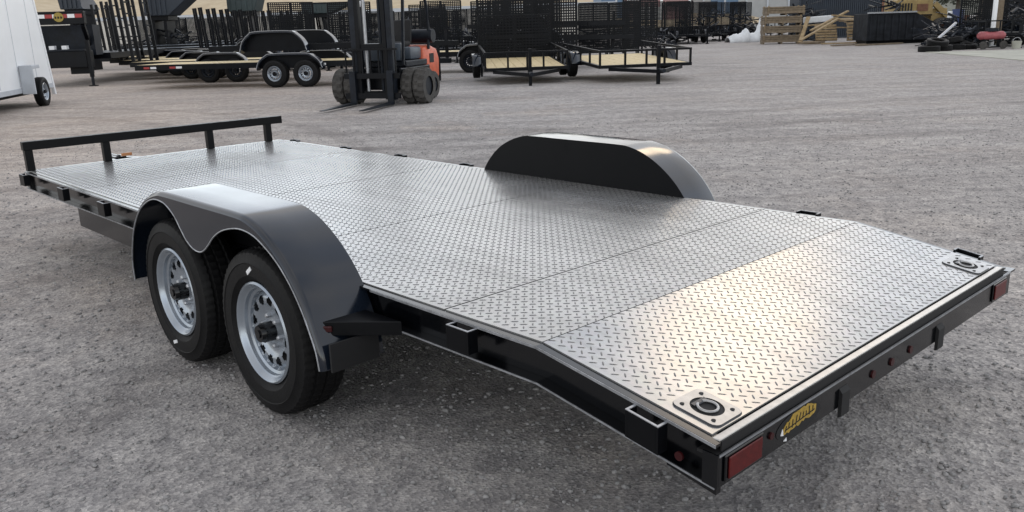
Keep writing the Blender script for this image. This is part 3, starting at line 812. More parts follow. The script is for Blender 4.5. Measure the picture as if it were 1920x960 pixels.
copy_part(cw, cg, (fx0, side * 2.35, .34), (0, 0, 0 if side > 0 else math.pi))
MB().box(.2, 7.2, *sy(side * .25, side * 2.05), .26, .355).build('chassis', M_YARD_BLACK, cg)

# --- gooseneck trailer behind it
gd = 29.2
gx0 = lat(104, gd, 1)
gn = thing('gooseneck_trailer', 'black gooseneck trailer nose with red and white tape and a yellow emblem', 'trailer', (gx0, gd, 0), R(6))
MB().box(-1.15, 1.1, -.05, .18, 2.02, 2.42).build('neck_beam', M_YARD_BLACK, gn, bevel=.01)
MB().box(-1.1, 1.05, -.08, -.052, 2.405, 2.43).build('neck_lip', M_YARD_GREY, gn)
for k in range(9):
    a = -1.05 + k * .235
    MB().box(a, a + .225, -.056, -.051, 2.22, 2.34).build('reflective_tape', M_TAPE_W if k % 2 else M_TAPE_R, gn)
em = [(.32 + .16 * math.cos(t), 2.24 + .16 * math.sin(t) * (1.0 if math.sin(t) > 0 else .9)) for t in [2 * math.pi * i / 18 for i in range(18)]]
ye = MB().prism(em, 'y', -.072, -.058).build('emblem', M_GOLD, gn)
for k in range(3): MB().box(.20 + k * .09, .25 + k * .09, -.078, -.0725, 2.20, 2.27).build('emblem_mark', M_DARK, ye)
MB().bar((-1.0, .05, 2.02), (-.55, 1.2, 1.2), .12, .18).build('neck_arm', M_YARD_BLACK, gn)
MB().bar((1.0, .05, 2.02), (.75, 1.2, 1.2), .12, .18).build('neck_arm', M_YARD_BLACK, gn)
MB().box(-1.1, 1.0, .9, 1.6, 1.0, 2.0).build('winch_box', M_YARD_GREY, gn)
tb = MB().box(-.95, .98, .0, .7, .62, 1.16).build('tool_box', M_YARD_BLACK, gn, bevel=.02)
MB().box(-.9, .93, -.02, .72, 1.165, 1.21).build('lid', M_YARD_GREY, tb)
for x in (-.6, -.2, .2): MB().box(x, x + .16, .1, .3, 1.22, 1.34).build('reflector', M_TAPE_W if x > -.5 else M_YARD_GREY, gn)
for x in (-.85, 1.06):
    j = MB().box(x - .055, x + .055, -.02, .10, .30, 1.5).build('jack_leg', M_YARD_BLACK, gn)
    MB().box(x - .035, x + .035, .0, .08, .03, .30).build('jack_tube', M_YARD_GREY, j)
    MB().box(x - .12, x + .12, -.08, .16, .0, .03).build('jack_foot', M_YARD_BLACK, j)
MB().box(.30, .95, .3, .6, .40, .615).build('step_frame', M_YARD_BLACK, gn)
MB().box(-1.2, 1.2, 1.7, 9, .85, 1.05).build('deck_frame', M_YARD_BLACK, gn)

# --- flat equipment trailers with pine decks
def equipment_trailer(name, label, cat, loc, rz, length, wood, ramp_h=2.1, wheels=True, ramps=True, group=None, fender_x=2.2, rim=True, ramp_lean=.15, dz=.72, fl=1.0, fhs=1.0):
    t = thing(name, label, cat, loc, rz, group)
    # local: x from rear to front, width along y (0 near side .. 2.1 far side)
    fr = MB()
    for y in (.04, 2.06): fr.box(0, length, y - .04, y + .04, dz - .16, dz - .002)
    for k in range(6): fr.box(.05 + k * (length - .2) / 5, .13 + k * (length - .2) / 5, .081, 2.019, dz - .14, dz - .042)
    fr.bar((length, .3, dz - .1), (length + 1.3, 1.05, dz - .12), .08, .14); fr.bar((length, 1.8, dz - .1), (length + 1.3, 1.05, dz - .12), .08, .14)
    fr.box(length + .9, length + .98, 1.0, 1.1, .03, dz + .3)
    fr.build('frame', M_YARD_BLACK, t)
    if wood:
        nb = 9; pl = None
        for k in range(nb):
            a = .085 + k * 1.93 / nb
            if pl is None: pl = MB().box(.02, length - .04, 0, 1.93 / nb - .012, dz - .04, dz).build('deck_plank', M_WOOD, t, loc=(0, a, 0))
            else: link('deck_plank', pl.data, t, loc=(0, a, 0))
    arc = [(fender_x - .92, dz - .18), (fender_x - .84, dz + .02), (fender_x - .66, dz + .17), (fender_x - .45, dz + .235), (fender_x + .45, dz + .235), (fender_x + .66, dz + .17), (fender_x + .84, dz + .02), (fender_x + .92, dz - .18)]
    arc = [(fender_x + (x - fender_x) * fl, dz - .18 + (z - dz + .18) * fhs) for x, z in arc]
    for y, s in ((-.25, 1), (2.12, 1)):
        m = MB(); a = spline(arc, 4)
        vs = [(x, y, z) for x, z in a] + [(x, y + .24, z) for x, z in a] + [(x * .985 + fender_x * .015, y, z - .05) for x, z in a] + [(x * .985 + fender_x * .015, y + .24, z - .05) for x, z in a]
        n = len(a); fs = []
        for i in range(n - 1):
            fs += [(i, i + 1, n + i + 1, n + i), (i, i + 1, 2 * n + i + 1, 2 * n + i), (n + i, n + i + 1, 3 * n + i + 1, 3 * n + i), (2 * n + i, 2 * n + i + 1, 3 * n + i + 1, 3 * n + i)]
        m.add(vs, fs)
        fe = m.build('fender', M_FENDER, t, smooth=40)
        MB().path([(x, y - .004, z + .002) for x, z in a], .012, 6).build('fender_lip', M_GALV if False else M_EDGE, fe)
        me = bpy.data.meshes.new('side_plate'); bm = bmesh.new()
        yy = y + (.235 if s > 0 and y < 0 else .005)
        bm.faces.new([bm.verts.new((x, yy, z - .01)) for x, z in a]); bm.to_mesh(me); bm.free(); me.materials.append(M_YARD_BLACK)
        sp = link('side_plate', me, fe); so = sp.modifiers.new('thick', 'SOLIDIFY'); so.thickness = .01
    if wheels:
        for x in (fender_x - .48, fender_x + .48):
            wm = rim_mb(.21).build('wheel', M_RIM if rim else M_YARD_GREY, t, smooth=40, loc=(x, -.23, .39))
            wm.rotation_euler = (0, 0, math.pi)
            tyre_mesh(.39, .21, .24, 48, False).build('tyre', M_RUBBER, wm, smooth=40, loc=(0, -.1, 0))
            MB().tube((0, -.06, 0), (0, .02, 0), .06, 14).build('hub_cap', M_YARD_BLACK, wm, smooth=40)
    if ramps:
        for y in (.35, 1.5):
            m = MB(); ln = ramp_lean
            for s in (0, .38):
                m.bar((-.05, y + s, dz - .05), (-.05 - ln, y + s, dz + ramp_h), .055, .11, up=(1, 0, 0))
            for k in range(6):
                z = dz + .1 + k * ramp_h / 6; x = -.05 - ln * (k / 6)
                m.bar((x, y, z), (x, y + .38, z), .04, .05)
            m.build('ramp', M_YARD_BLACK, t)
    return t

r_near = at(252, 26.3, .7)
f_near = at(790, 24.6, .7)
rz1 = math.atan2(f_near.y - r_near.y, f_near.x - r_near.x)
G_EQ = 'equipment trailers parked side by side on the left'
# fender position so that the wheels show at columns 515 and 577
wl_ = Vector((lat(546, 25.2, .4), 25.2))
fx1 = (Vector((wl_.x, wl_.y)) - Vector((r_near.x, r_near.y))).length
t1 = equipment_trailer('equipment_trailer', 'nearest flat trailer with two silver wheels under a black double fender', 'trailer', (r_near.x, r_near.y, 0), rz1, 8.2, True, fender_x=fx1, ramps=False, group=G_EQ, fl=1.1)
for xa, ma in ((.30, M_TAPE_R), (.52, M_TAPE_W), (1.15, M_TAPE_R), (1.36, M_TAPE_W), (5.9, M_TAPE_W)):
    MB().box(xa, xa + .19, -.008, -.0005, .60, .66).build('reflector', ma, t1)
t1s = equipment_trailer('stacked_trailer', 'black flat trailer stacked on top of the nearest flat trailer', 'trailer', (lat(392, 26.6, 1), 26.6, .48), rz1, 6.2, False, fender_x=2.20, ramps=False, wheels=False, fl=1.15, fhs=1.35)
tl = ['second pine decked trailer of the left row, just behind the nearest', 'third pine decked trailer of the left row', 'fourth pine decked trailer of the left row', 'farthest pine decked trailer of the left row']
ta = None
for i, lb in enumerate(tl):
    d = 29.6 + 2.9 * i
    p = at((243, 222, 205, 186)[i], d, .7)
    if ta is None: ta = equipment_trailer('equipment_trailer', lb, 'trailer', (p.x, p.y, 0), rz1 + R(3), 6.1, True, fender_x=3.36, rim=False, group=G_EQ, ramp_h=2.25)
    else: ta = again(ta, lb, (p.x, p.y, 0), rz1 + R(3 + i))
# ramps row further back: trailers whose standing ramps make a picket of dark bars
tbk = None
names = ['leftmost', 'second from left', 'third from left', 'fourth from left', 'fifth from left', 'sixth from left', 'seventh from left', 'eighth from left', 'rightmost']
cols = [398, 422, 446, 470, 496, 522, 556, 590, 622]
for i, c in enumerate(cols):
    d = 42 + 1.8 * i
    p = at(c, d, .7)
    lb = names[i] + ' of the far trailers with tall black ramps standing upright'
    if tbk is None: tbk = equipment_trailer('ramp_trailer', lb, 'trailer', (p.x, p.y, 0), R(32), 5.5, False, fender_x=2.6, rim=False, group='far trailers with upright ramps', ramp_h=2.1)
    else: tbk = again(tbk, lb, (p.x, p.y, 0), R(32))

# --- forklift
ax = Vector((lat(722, 18.35), 18.35, 0))
head = math.atan2(-.953, -.30)
fk = thing('forklift', 'grey forklift with tall mast, dual front tyres and orange rear', 'forklift', ax, head)
# local: x forward (forks), y left
def fl_tyre(Rt, w, parent_name='wheel'):
    n = 60
    prof = [(Rt * .52, -w / 2), (Rt * .9, -w / 2), (Rt * .97, -w * .42), (Rt, -w * .3), (Rt, 0), (Rt, w * .3), (Rt * .97, w * .42), (Rt * .9, w / 2), (Rt * .52, w / 2)]
    def mod(i, j, r, y): return (r - (.03 if (j in (3, 4, 5) and (i + j) % 4 < 2) or (j in (2, 6) and i % 4 < 2) else 0), y)
    return MB().lathe_y(prof, (0, 0, 0), n, mod)
base_t = None
for y in (-.92, -.65, .65, .92):
    if base_t is None:
        base_t = fl_tyre(.375, .24).build('wheel', M_RUBBER_D, fk, smooth=30, loc=(0, y, .375))
        MB().tube((0, -.09, 0), (0, .09, 0), .2, 20).build('rim', M_YARD_GREY, base_t, smooth=40)
    else: copy_part(base_t, fk, (0, y, .375))
rear_t = None
for y in (-.46, .46):
    if rear_t is None:
        rear_t = fl_tyre(.30, .2).build('wheel', M_RUBBER_D, fk, smooth=30, loc=(-1.5, y, .30)); MB().tube((0, -.08, 0), (0, .08, 0), .16, 20).build('rim', M_YARD_GREY, rear_t, smooth=40)
    else: copy_part(rear_t, fk, (-1.5, y, .30))
MB().box(-1.45, .15, -.48, .48, .30, .75).build('chassis', M_YARD_BLACK, fk, bevel=.03)
MB().box(-1.25, -.1, -.50, .50, .755, .88).build('floor_cowl', M_YARD_GREY, fk, bevel=.02)
cwp = [(-1.15, .42), (-1.15, 1.12), (-1.55, 1.18), (-1.98, 1.08), (-2.12, .85), (-2.08, .45), (-1.9, .36), (-1.35, .36)]
cwm = MB().prism(cwp, 'y', -.45, .45).build('counterweight', M_ORANGE, fk, bevel=.06, smooth=40)
MB().box(-2.135, -2.10, -.12, .12, .62, .92).build('grille', M_DARK, cwm)
for y in (-.457, .4505): MB().box(-1.75, -1.5, y, y + .0065, .78, .98).build('side_vent', M_DARK, cwm)
MB().box(-1.14, -.55, -.42, .42, .885, 1.15).build('engine_hood', M_SEAT, fk, bevel=.05, smooth=40)
st = MB(); st.box(-1.0, -.58, -.24, .24, 1.155, 1.27); st.hexa([(-1.06, -.24, 1.2), (-.97, -.24, 1.2), (-.97, .24, 1.2), (-1.06, .24, 1.2), (-1.2, -.22, 1.72), (-1.12, -.22, 1.72), (-1.12, .22, 1.72), (-1.2, .22, 1.72)])
st.build('seat', M_DARK, fk, bevel=.04, smooth=40)
MB().box(-.22, .02, -.42, .42, .885, 1.25).build('dashboard', M_SEAT, fk, bevel=.04, smooth=40)
sw = MB(); sw.path([(-.33 + .07 * math.cos(t), .18 * math.sin(t), 1.42 + .15 * math.cos(t)) for t in [2 * math.pi * i / 16 for i in range(16)]], .016, 6, True); sw.tube((-.1, 0, 1.2), (-.33, 0, 1.42), .022, 8)
sw.build('steering_wheel', M_DARK, fk, smooth=50)
for y in (-.47, .47):
    MB().bar((-.02, y, .8), (-.20, y, 2.35), .05, .06, up=(1, 0, 0)).build('guard_post', M_YARD_GREY, fk)
    MB().path([(-1.42, y, 1.08), (-1.48, y, 1.45), (-1.42, y, 2.0), (-1.25, y, 2.33)], .035, 8).build('guard_post', M_YARD_GREY, fk, smooth=50)
og = MB()
for k in range(7): og.box(-1.25 + k * .165, -1.21 + k * .165, -.46, .46, 2.352, 2.39)
for y in (-.49, .45): og.box(-1.3, -.16, y, y + .04, 2.345, 2.395)
og.build('overhead_guard', M_YARD_GREY, fk)
mst = None
for y in (-.40, .40):
    m = MB(); m.box(.30, .46, y - .06, y + .06, .12, 3.4); mo = m.build('mast_rail', M_YARD_GREY, fk, bevel=.008)
    s = -1 if y > 0 else 1
    a, b = sorted((y + s * .065, y + s * .145))
    MB().box(.33, .47, a, b, .16, 3.3).build('inner_mast_rail', M_YARD_BLACK, mo)
    a, b = sorted((y + s * .16, y + s * .20))
    MB().tube((.36, (a + b) / 2 + s * .05, .2), (.36, (a + b) / 2 + s * .05, 2.6), .035, 10).build('lift_cylinder', M_GALV if y < 0 else M_YARD_GREY, mo, smooth=40)
for z in (.2, 1.15, 2.4): MB().box(.31, .45, -.335, .335, z, z + .10).build('mast_crosstie', M_YARD_BLACK, fk)
ca = MB()
for z in (.16, .56): ca.box(.50, .55, -.62, .62, z, z + .11)
for y in (-.3, .3): ca.box(.475, .498, y - .04, y + .04, .14, .7)
ca.build('fork_carriage', M_YARD_BLACK, fk)
br = MB()
for k in range(7): br.box(.52, .545, -.58 + k * .185, -.55 + k * .185, .672, 1.12)
br.box(.515, .55, -.60, .60, 1.122, 1.16); br.build('load_backrest', M_YARD_BLACK, fk)
for y in (-.42, .42):
    m = MB(); m.box(.552, .60, y - .065, y + .065, .045, .72); m.hexa([(.60, y - .065, .04), (1.95, y - .045, .04), (1.95, y + .045, .04), (.60, y + .065, .04), (.60, y - .065, .09), (1.95, y - .045, .052), (1.95, y + .045, .052), (.60, y + .065, .09)])
    m.build('fork', M_YARD_GREY, fk)
MB().tube((-1.55, -.2, 1.36), (-1.55, .55, 1.36), .15, 18).build('gas_bottle', M_YARD_GREY, fk, smooth=40)
MB().tube((-.2, -.46, 2.05), (-.2, -.52, 2.05), .09, 14).build('work_lamp', M_TAPE_W, fk, smooth=40)

# --- open utility trailers
def utility_trailer(name, label, loc, rz, length=3.6, width=2.1, group=None, gate=True, wood=True, wheel_scale=1.0, side_h=.36, dz=.52, gate_h=1.25):
    t = thing(name, label, 'trailer', loc, rz, group)
    # local: origin under the front rail's middle, x to the front (towards -x is the rear), y left
    w = width / 2
    f = MB()
    for y in (-w, w): f.bar((0, y, dz - .03), (-length, y, dz - .03), .07, .08)
    for x in (0, -length): f.bar((x, -w - .035, dz - .03), (x, w + .035, dz - .03), .07, .082)
    f.bar((0, -w * .8, dz - .09), (1.2, 0, dz - .09), .07, .09); f.bar((0, w * .8, dz - .09), (1.2, 0, dz - .09), .07, .09)
    f.build('frame', M_YARD_BLACK, t)
    rl = MB(); zt_ = dz + side_h
    for y in (-w, w): rl.bar((.0, y, zt_), (-length, y, zt_), .05, .05)
    rl.bar((0.0, -w - .025, zt_), (0.0, w + .025, zt_), .052, .052)
    rl.build('top_rail', M_YARD_BLACK, t)
    post = None
    pos = [(0, y) for y in (-w, -w * .45, w * .02, w * .42, w)] + [(-length * k / 4, s * w) for k in (1, 2, 3, 4) for s in (-1, 1)]
    for x, y in pos:
        if post is None: post = MB().box(-.025, .025, -.025, .025, dz + .012, zt_ - .026).build('rail_post', M_YARD_BLACK, t, loc=(x, y, 0))
        else: link('rail_post', post.data, t, loc=(x, y, 0))
    if wood:
        pl = None; nb = 8
        for k in range(nb):
            y = -w + .05 + k * (width - .1) / nb
            if pl is None: pl = MB().box(-length + .04, -.04, 0, (width - .1) / nb - .012, dz - .03, dz + .01).build('deck_plank', M_WOOD, t, loc=(0, y, 0))
            else: link('deck_plank', pl.data, t, loc=(0, y, 0))
    else:
        MB().box(-length + .04, -.04, -w + .04, w - .04, dz - .03, dz).build('deck', M_YARD_GREY, t)
    xa = -length * .58
    for s in (-1, 1):
        fe = MB(); a = spline([(xa - .50, dz - .06), (xa - .42, dz + .14), (xa - .25, dz + .25), (xa + .25, dz + .25), (xa + .42, dz + .14), (xa + .50, dz - .06)], 4)
        n = len(a); ya, yb = s * (w + .045), s * (w + .29)
        fe.add([(x, ya, z) for x, z in a] + [(x, yb, z) for x, z in a] + [(x, yb, z - .07) for x, z in a], [(i, i + 1, n + i + 1, n + i) for i in range(n - 1)] + [(n + i, n + i + 1, 2 * n + i + 1, 2 * n + i) for i in range(n - 1)])
        fo = fe.build('fender', M_FENDER, t, smooth=40); so = fo.modifiers.new('thick', 'SOLIDIFY'); so.thickness = .008
        wm = tyre_mesh(.34 * wheel_scale, .19, .21, 60, True).build('wheel', M_RUBBER, t, smooth=40, loc=(xa, s * (w + .165), .34))
        r_ = rim_mb(.19).build('rim', M_YARD_GREY, wm, smooth=40, loc=(0, s * .08, 0))
        if s < 0: r_.rotation_euler = (0, 0, math.pi)
    MB().tube((xa, -w - .1, .34), (xa, w + .1, .34), .035, 10).build('axle', M_YARD_BLACK, t)
    j = MB(); j.box(.94, 1.02, -.04, .04, .03, .98); j.box(.88, 1.08, -.10, .10, .0, .03); j.bar((.98, .0, .95), (.98, .16, .95), .03, .03); j.build('jack', M_YARD_BLACK, t)
    c = MB(); c.tube((1.1, 0, dz - .06), (1.38, 0, dz - .06), .05, 12); c.box(1.0, 1.16, -.06, .06, dz - .14, dz - .03); c.build('coupler', M_YARD_GREY, t, smooth=40)
    if gate:
        gate_part(t, -length - .05, w, dz, gate_h)
    return t
def gate_part(t, x, w, dz, gh):
    g = MB(); z0, z1 = dz + .02, dz + gh
    for z in (z0, (z0 + z1) / 2, z1): g.bar((x, -w, z), (x, w, z), .045, .045)
    for k in range(5): y = -w + k * w / 2; g.bar((x, y, z0), (x, y, z1), .04, .04)
    go = g.build('ramp_gate', M_YARD_BLACK, t)
    ms = MB(); n = 22
    for k in range(n): y = -w + (k + .5) * 2 * w / n; ms.box(x - .006, x + .006, y - .022, y + .022, z0, z1)
    k = 0; z = z0 + .06
    while z < z1: ms.box(x + .0065, x + .014, -w, w, z - .022, z + .022); z += .085
    ms.build('mesh', M_YARD_BLACK, go, kind='stuff')

p = at(987, 23.4, .5)
u1 = utility_trailer('utility_trailer', 'open utility trailer with pine floor facing the camera, nearest right of the forklift', (p.x, p.y, 0), R(-86), width=2.2, dz=.43, side_h=.40)
u1.rotation_euler = (0, R(2.2), R(-86))
p = at(1210, 22.7, .5)
u2 = utility_trailer('utility_trailer', 'open utility trailer with pine floor behind, right of the camera facing one', (p.x, p.y, 0), R(-80), width=2.45, length=3.9, gate=False, dz=.45)
u2.rotation_euler = (0, R(2.0), R(-80))
# trailers standing on end and stacked gates: the dark mass behind the two utility trailers
def gate_panel(label, px0, px1, d, z0, z1, name='mesh_gate', grp='mesh gates standing in the yard', rz=0.0, parent_mat=None):
    x0, x1 = lat(px0, d, 1.2), lat(px1, d, 1.2); w = (x1 - x0) / 2
    t = thing(name, label, 'gate', ((x0 + x1) / 2, d, 0), R(-90) + rz, grp)
    gate_part(t, 0, w, z0, z1 - z0)
    fo = MB()
    for y in (-w * .9, w * .9): fo.box(-.3, .3, y - .03, y + .03, 0.01, z0 + .02)
    fo.build('stand', M_YARD_BLACK, t)
    return t
gl = [('dense mesh gate directly behind the camera facing utility trailer', 896, 1000, 27.6, .5, 2.45),
      ('wide mesh gate behind the right half of the camera facing utility trailer', 985, 1082, 28.8, .5, 2.4),
      ('tall mesh gate rising above the others behind the camera facing utility trailer', 930, 1040, 31.5, .5, 3.0),
      ('upright mesh gate over the left end of the second utility trailer', 1085, 1140, 33.5, .5, 2.25),
      ('upright mesh gate in the middle above the second utility trailer', 1142, 1198, 34.2, .5, 2.25),
      ('upright dark mesh gate above the right part of the second utility trailer', 1168, 1232, 37.2, .5, 2.45)]
for a in gl: gate_panel(*a)
# black trailers stacked behind
st0 = None
for i, (px, d, z, lb) in enumerate(((985, 30.2, .55, 'lower of the stacked black trailers behind the dense mesh gate'), (1000, 30.6, 1.02, 'middle of the stacked black trailers behind the dense mesh gate'), (978, 31.0, 1.5, 'topmost of the stacked black trailers behind the dense mesh gate'))):
    q = at(px, d, 1)
    if st0 is None: st0 = equipment_trailer('stacked_trailer', lb, 'trailer', (q.x - 1.9, q.y, z - .6), R(4), 4.2, False, fender_x=2.0, ramps=False, wheels=False, group='black trailers stacked behind the mesh gate', dz=.72)
    else: st0 = again(st0, lb, (q.x - 1.9, q.y, z - .6), R(4 - 5 * i))
# trailer with pine deck right of the forklift
q = at(838, 29.5, .7)
equipment_trailer('flat_trailer', 'flat trailer with pine deck half hidden between forklift and utility trailer', 'trailer', (lat(700, 30.5, .7), 30.5, 0), R(-6), 5.2, True, fender_x=3.9, rim=False, ramps=False)
# back row of mesh sided trailers
bk = None
back = [(1045, 44, 'far left'), (1255, 57, 'second'), (1285, 60, 'third'), (1314, 58, 'fourth'), (1342, 63, 'fifth'), (1372, 66, 'sixth'), (1402, 67, 'seventh'), (1432, 70, 'far right')]
for i, (px, d, w_) in enumerate(back):
    q = at(px, d, .5)
    lb = 'black mesh gated trailer in the back row, %s along, left of the pallets' % w_
    if bk is None: bk = utility_trailer('gated_trailer', lb, (q.x, q.y, 0), R(-80), 3.4, 2.0, 'black mesh gated trailers in the back row', wood=False, gate_h=2.2, side_h=.5, dz=.6)
    else: bk = again(bk, lb, (q.x, q.y, 0), R(-80 + (i * 37) % 24 - 12))
for i, (px, d, w_) in enumerate(((1895, 37, 'nearest'), (1912, 41, 'middle'), (1880, 45, 'farthest'))):
    q = at(px, d, .5)
    bk = again(bk, '%s black mesh gated trailer at the right edge beyond the red tank' % w_, (q.x, q.y, 0), R(-100 - 8 * i))
# mid-distance left filler: black trailers between the stacks and the forklift
for i, (px, d, w_) in enumerate(((600, 36, 'nearest'), (690, 38, 'middle'), (850, 40, 'right'), (800, 46, 'farthest'), (905, 43, 'rightmost'))):
    q = at(px, d, .5)
    bk = again(bk, '%s black gated trailer in the gap behind the forklift' % w_, (q.x, q.y, 0), R(-60 - 9 * i))

for i, (px, d, w_) in enumerate(((232, 44, 'nearest'), (250, 48, 'middle'), (262, 52.5, 'farthest'))):
    q = at(px, d, .7)
    lb = '%s of the long steel decked trailers beyond the pine decks' % w_
    if i == 0:
        sd = equipment_trailer('steel_deck_trailer', lb, 'trailer', (q.x, q.y, .25), R(2), 9.5, False, fender_x=6.5, rim=False, ramps=False, group='steel decked trailers beyond the pine decks')
        MB().box(0, 9.4, .01, 2.1, .7205, .745).build('deck', M_SEAT, sd)
    else: sd = again(sd, lb, (q.x, q.y, .25 + .1 * i), R(2 + i))
for i, px in enumerate((268, 330, 392, 455, 520, 640, 715, 770, 826, 880)):
    q = at(px, 58 + (i * 7) % 5, .5)
    bk = again(bk, 'black mesh gated trailer before the pale wall, %s from the left' % ('first', 'second', 'third', 'fourth', 'fifth', 'sixth', 'seventh', 'eighth', 'ninth', 'tenth')[i], (q.x, q.y, 0), R(-88 + (i * 13) % 21 - 10))
    bk['group'] = 'black mesh gated trailers before the pale wall'
for i, px in enumerate((236, 300, 362, 424, 488, 552, 606, 668, 742, 800, 852, 915)):
    q = at(px, 64.5 + (i * 5) % 4, .5)
    bk = again(bk, 'black mesh gated trailer right against the pale wall, %s from the left' % ('first', 'second', 'third', 'fourth', 'fifth', 'sixth', 'seventh', 'eighth', 'ninth', 'tenth', 'eleventh', 'twelfth')[i], (q.x, q.y, 0), R(-92 + (i * 11) % 19 - 9))
    bk['group'] = 'black mesh gated trailers against the pale wall'
# --- dump trailer bodies in the left distance
def dump_body(label, px0, px1, py0, py1, d, m, slant, name='dump_trailer'):
    x0, x1 = lat(px0, d, 2.5), lat(px1, d, 2.5)
    z1 = hgt(py0, x0, d); z0 = hgt(py1, x0, d); w = x1 - x0
    t = thing(name, label, 'trailer', (x0, d, 0), R(2))
    b = MB().prism([(0, z0), (w, z0), (w + slant, z1), (min(0, slant * .3), z1)], 'y', 0, 2.0).build('dump_box', m, t, bevel=.02)
    for k in range(5):
        xx = w * (k + .5) / 5; MB().box(xx - .05, xx + .05, -.05, -.001, z0 + .05, z1 - .05).build('rib', m, b)
    MB().box(min(0, slant * .3) - .03, w + max(slant, 0) + .03, -.06, 2.06, z1 + .001, z1 + .08).build('top_rim', M_YARD_GREY, b)
    fr = MB(); fr.box(.1, w - .1, .2, 1.8, z0 - .25, z0 - .002)
    for xx in (w * .2, w * .7): fr.box(xx, xx + .15, .3, 1.7, 0, z0 - .2)
    fr.build('chassis', M_YARD_BLACK, t)
    for xx in (w * .3, w * .6): tyre_mesh(.38, .2, .24, 36, False).build('wheel', M_RUBBER, t, smooth=40, loc=(xx, .1, .38))
    return t
dump_body('navy dump trailer box above the left pine decks', 272, 316, -14, 30, 50, M_NAVY, 1.6)
dump_body('dark green dump trailer box behind the standing ramps', 428, 478, -8, 22, 54, M_TEAL, .3)
dump_body('low dark dump trailer box with a sloping top left of the forklift mast', 566, 618, 8, 26, 56, M_TEAL, 1.3)
dump_body('black dump trailer box over the gooseneck trailer', 116, 158, -22, 18, 44, M_NAVY, -.5)

# --- right hand side clutter
# crates
cr0 = None
def crate_geo(t, w, dp, h):
    for k, z in enumerate((.10, h * .33, h * .54, h * .76)):
        for y in (-dp / 2, dp / 2): MB().box(-w / 2, w / 2, y - .02, y + .02, z, z + h * .15).build('slat', M_WOOD_OLD, t)
        for x in (-w / 2, w / 2): MB().box(x - .02, x + .02, -dp / 2 + .021, dp / 2 - .021, z, z + h * .15).build('slat', M_WOOD_OLD, t)
    for x in (-w / 2 + .05, 0, w / 2 - .05): MB().box(x - .05, x + .05, -dp / 2 + .025, dp / 2 - .025, 0, .095).build('skid', M_WOOD_OLD, t)
    for x in (-w / 2 + .07, w / 2 - .07):
        for y in (-dp / 2 + .05, dp / 2 - .05): MB().box(x - .045, x + .045, y - .028, y + .028, .10, h).build('corner_post', M_WOOD_TAN, t)
    MB().box(-w / 2 + .05, w / 2 - .05, -dp / 2 + .06, dp / 2 - .06, .10, h * .9).build('load', M_WOOD_OLD, t)
d = 52.5; xc = lat(1464, d, 1); z = 0
for i, nm in enumerate(('bottom', 'second', 'third', 'top')):
    lb = '%s slatted wooden crate of the tall stack beside the white tarp' % nm
    if cr0 is None:
        cr0 = thing('wooden_crate', lb, 'crate', (xc, d, z), R(-10), 'stacked wooden crates'); crate_geo(cr0, 2.15, 1.3, .54)
    else: again(cr0, lb, (xc + (.12 if i == 3 else 0), d, z), R(-10 + 2 * i))
    z += .545
# scrap boards and pallets
def pallet(label, p, rz, tilt=0.0):
    t = thing('pallet', label, 'pallet', p, rz, 'loose wooden pallets'); t.rotation_euler = (tilt, 0, rz)
    for k in range(6): MB().box(-.6, .6, -.5 + k * .175, -.5 + k * .175 + .12, .10, .125).build('board', M_WOOD_TAN, t)
    for x in (-.55, 0, .55): MB().box(x - .04, x + .04, -.5, .495, .02, .099).build('stringer', M_WOOD_OLD, t)
    for k in range(3): MB().box(-.6, .6, -.5 + k * .45, -.5 + k * .45 + .1, 0, .019).build('board', M_WOOD_TAN, t)
    return t
pallet('wooden pallet lying flat at the foot of the scrap lumber', at(1520, 50, .02), R(12))
pallet('wooden pallet propped up in the middle of the scrap lumber', at(1548, 50.8, .55), R(-8), R(58))
pallet('wooden pallet standing at the right end of the scrap lumber', at(1606, 49.5, .62), R(6), R(80))
pallet('wooden pallet lying on top of the scrap lumber', at(1590, 50.2, 1.18), R(20), R(8))
rb = random.Random(11)
descs = ['long pale board sloping up across the scrap lumber', 'second long board sloping above the pale one', 'short board at the foot of the scrap lumber', 'wide board at the back of the scrap lumber', 'thin board lying in front of the lumber', 'upper board resting on the right pallet', 'dark board leaning at the left of the lumber', 'crooked board under the top pallet']
ends = [((1500, 48.6, .25), (1572, 49.4, 1.35)), ((1520, 49.6, .75), (1590, 50.2, 1.75)), ((1502, 48.3, .12), (1545, 48.6, .15)), ((1505, 51.5, 1.0), (1560, 51.5, 1.1)), ((1540, 48, .06), (1612, 47.8, .06)), ((1560, 50, 1.55), (1628, 50, 1.35)), ((1500, 50, .1), (1516, 50.5, 1.5)), ((1550, 50, .9), (1630, 49.8, .8))]
for lb, (a, b) in zip(descs, ends):
    o = MB().bar(at(*a), at(*b), .22, .07).build('board', M_WOOD_TAN if rb.random() < .7 else M_WOOD_OLD, None)
    tag(o, lb, 'board', 'scrap boards in the lumber heap')
sh = MB().bar(at(1508, 53, 1.30), at(1560, 53, 1.38), .5, .35).build('wrapped_bundle', M_TARP, None, bevel=.05); tag(sh, 'pale wrapped bundle lying behind the scrap lumber', 'bundle')
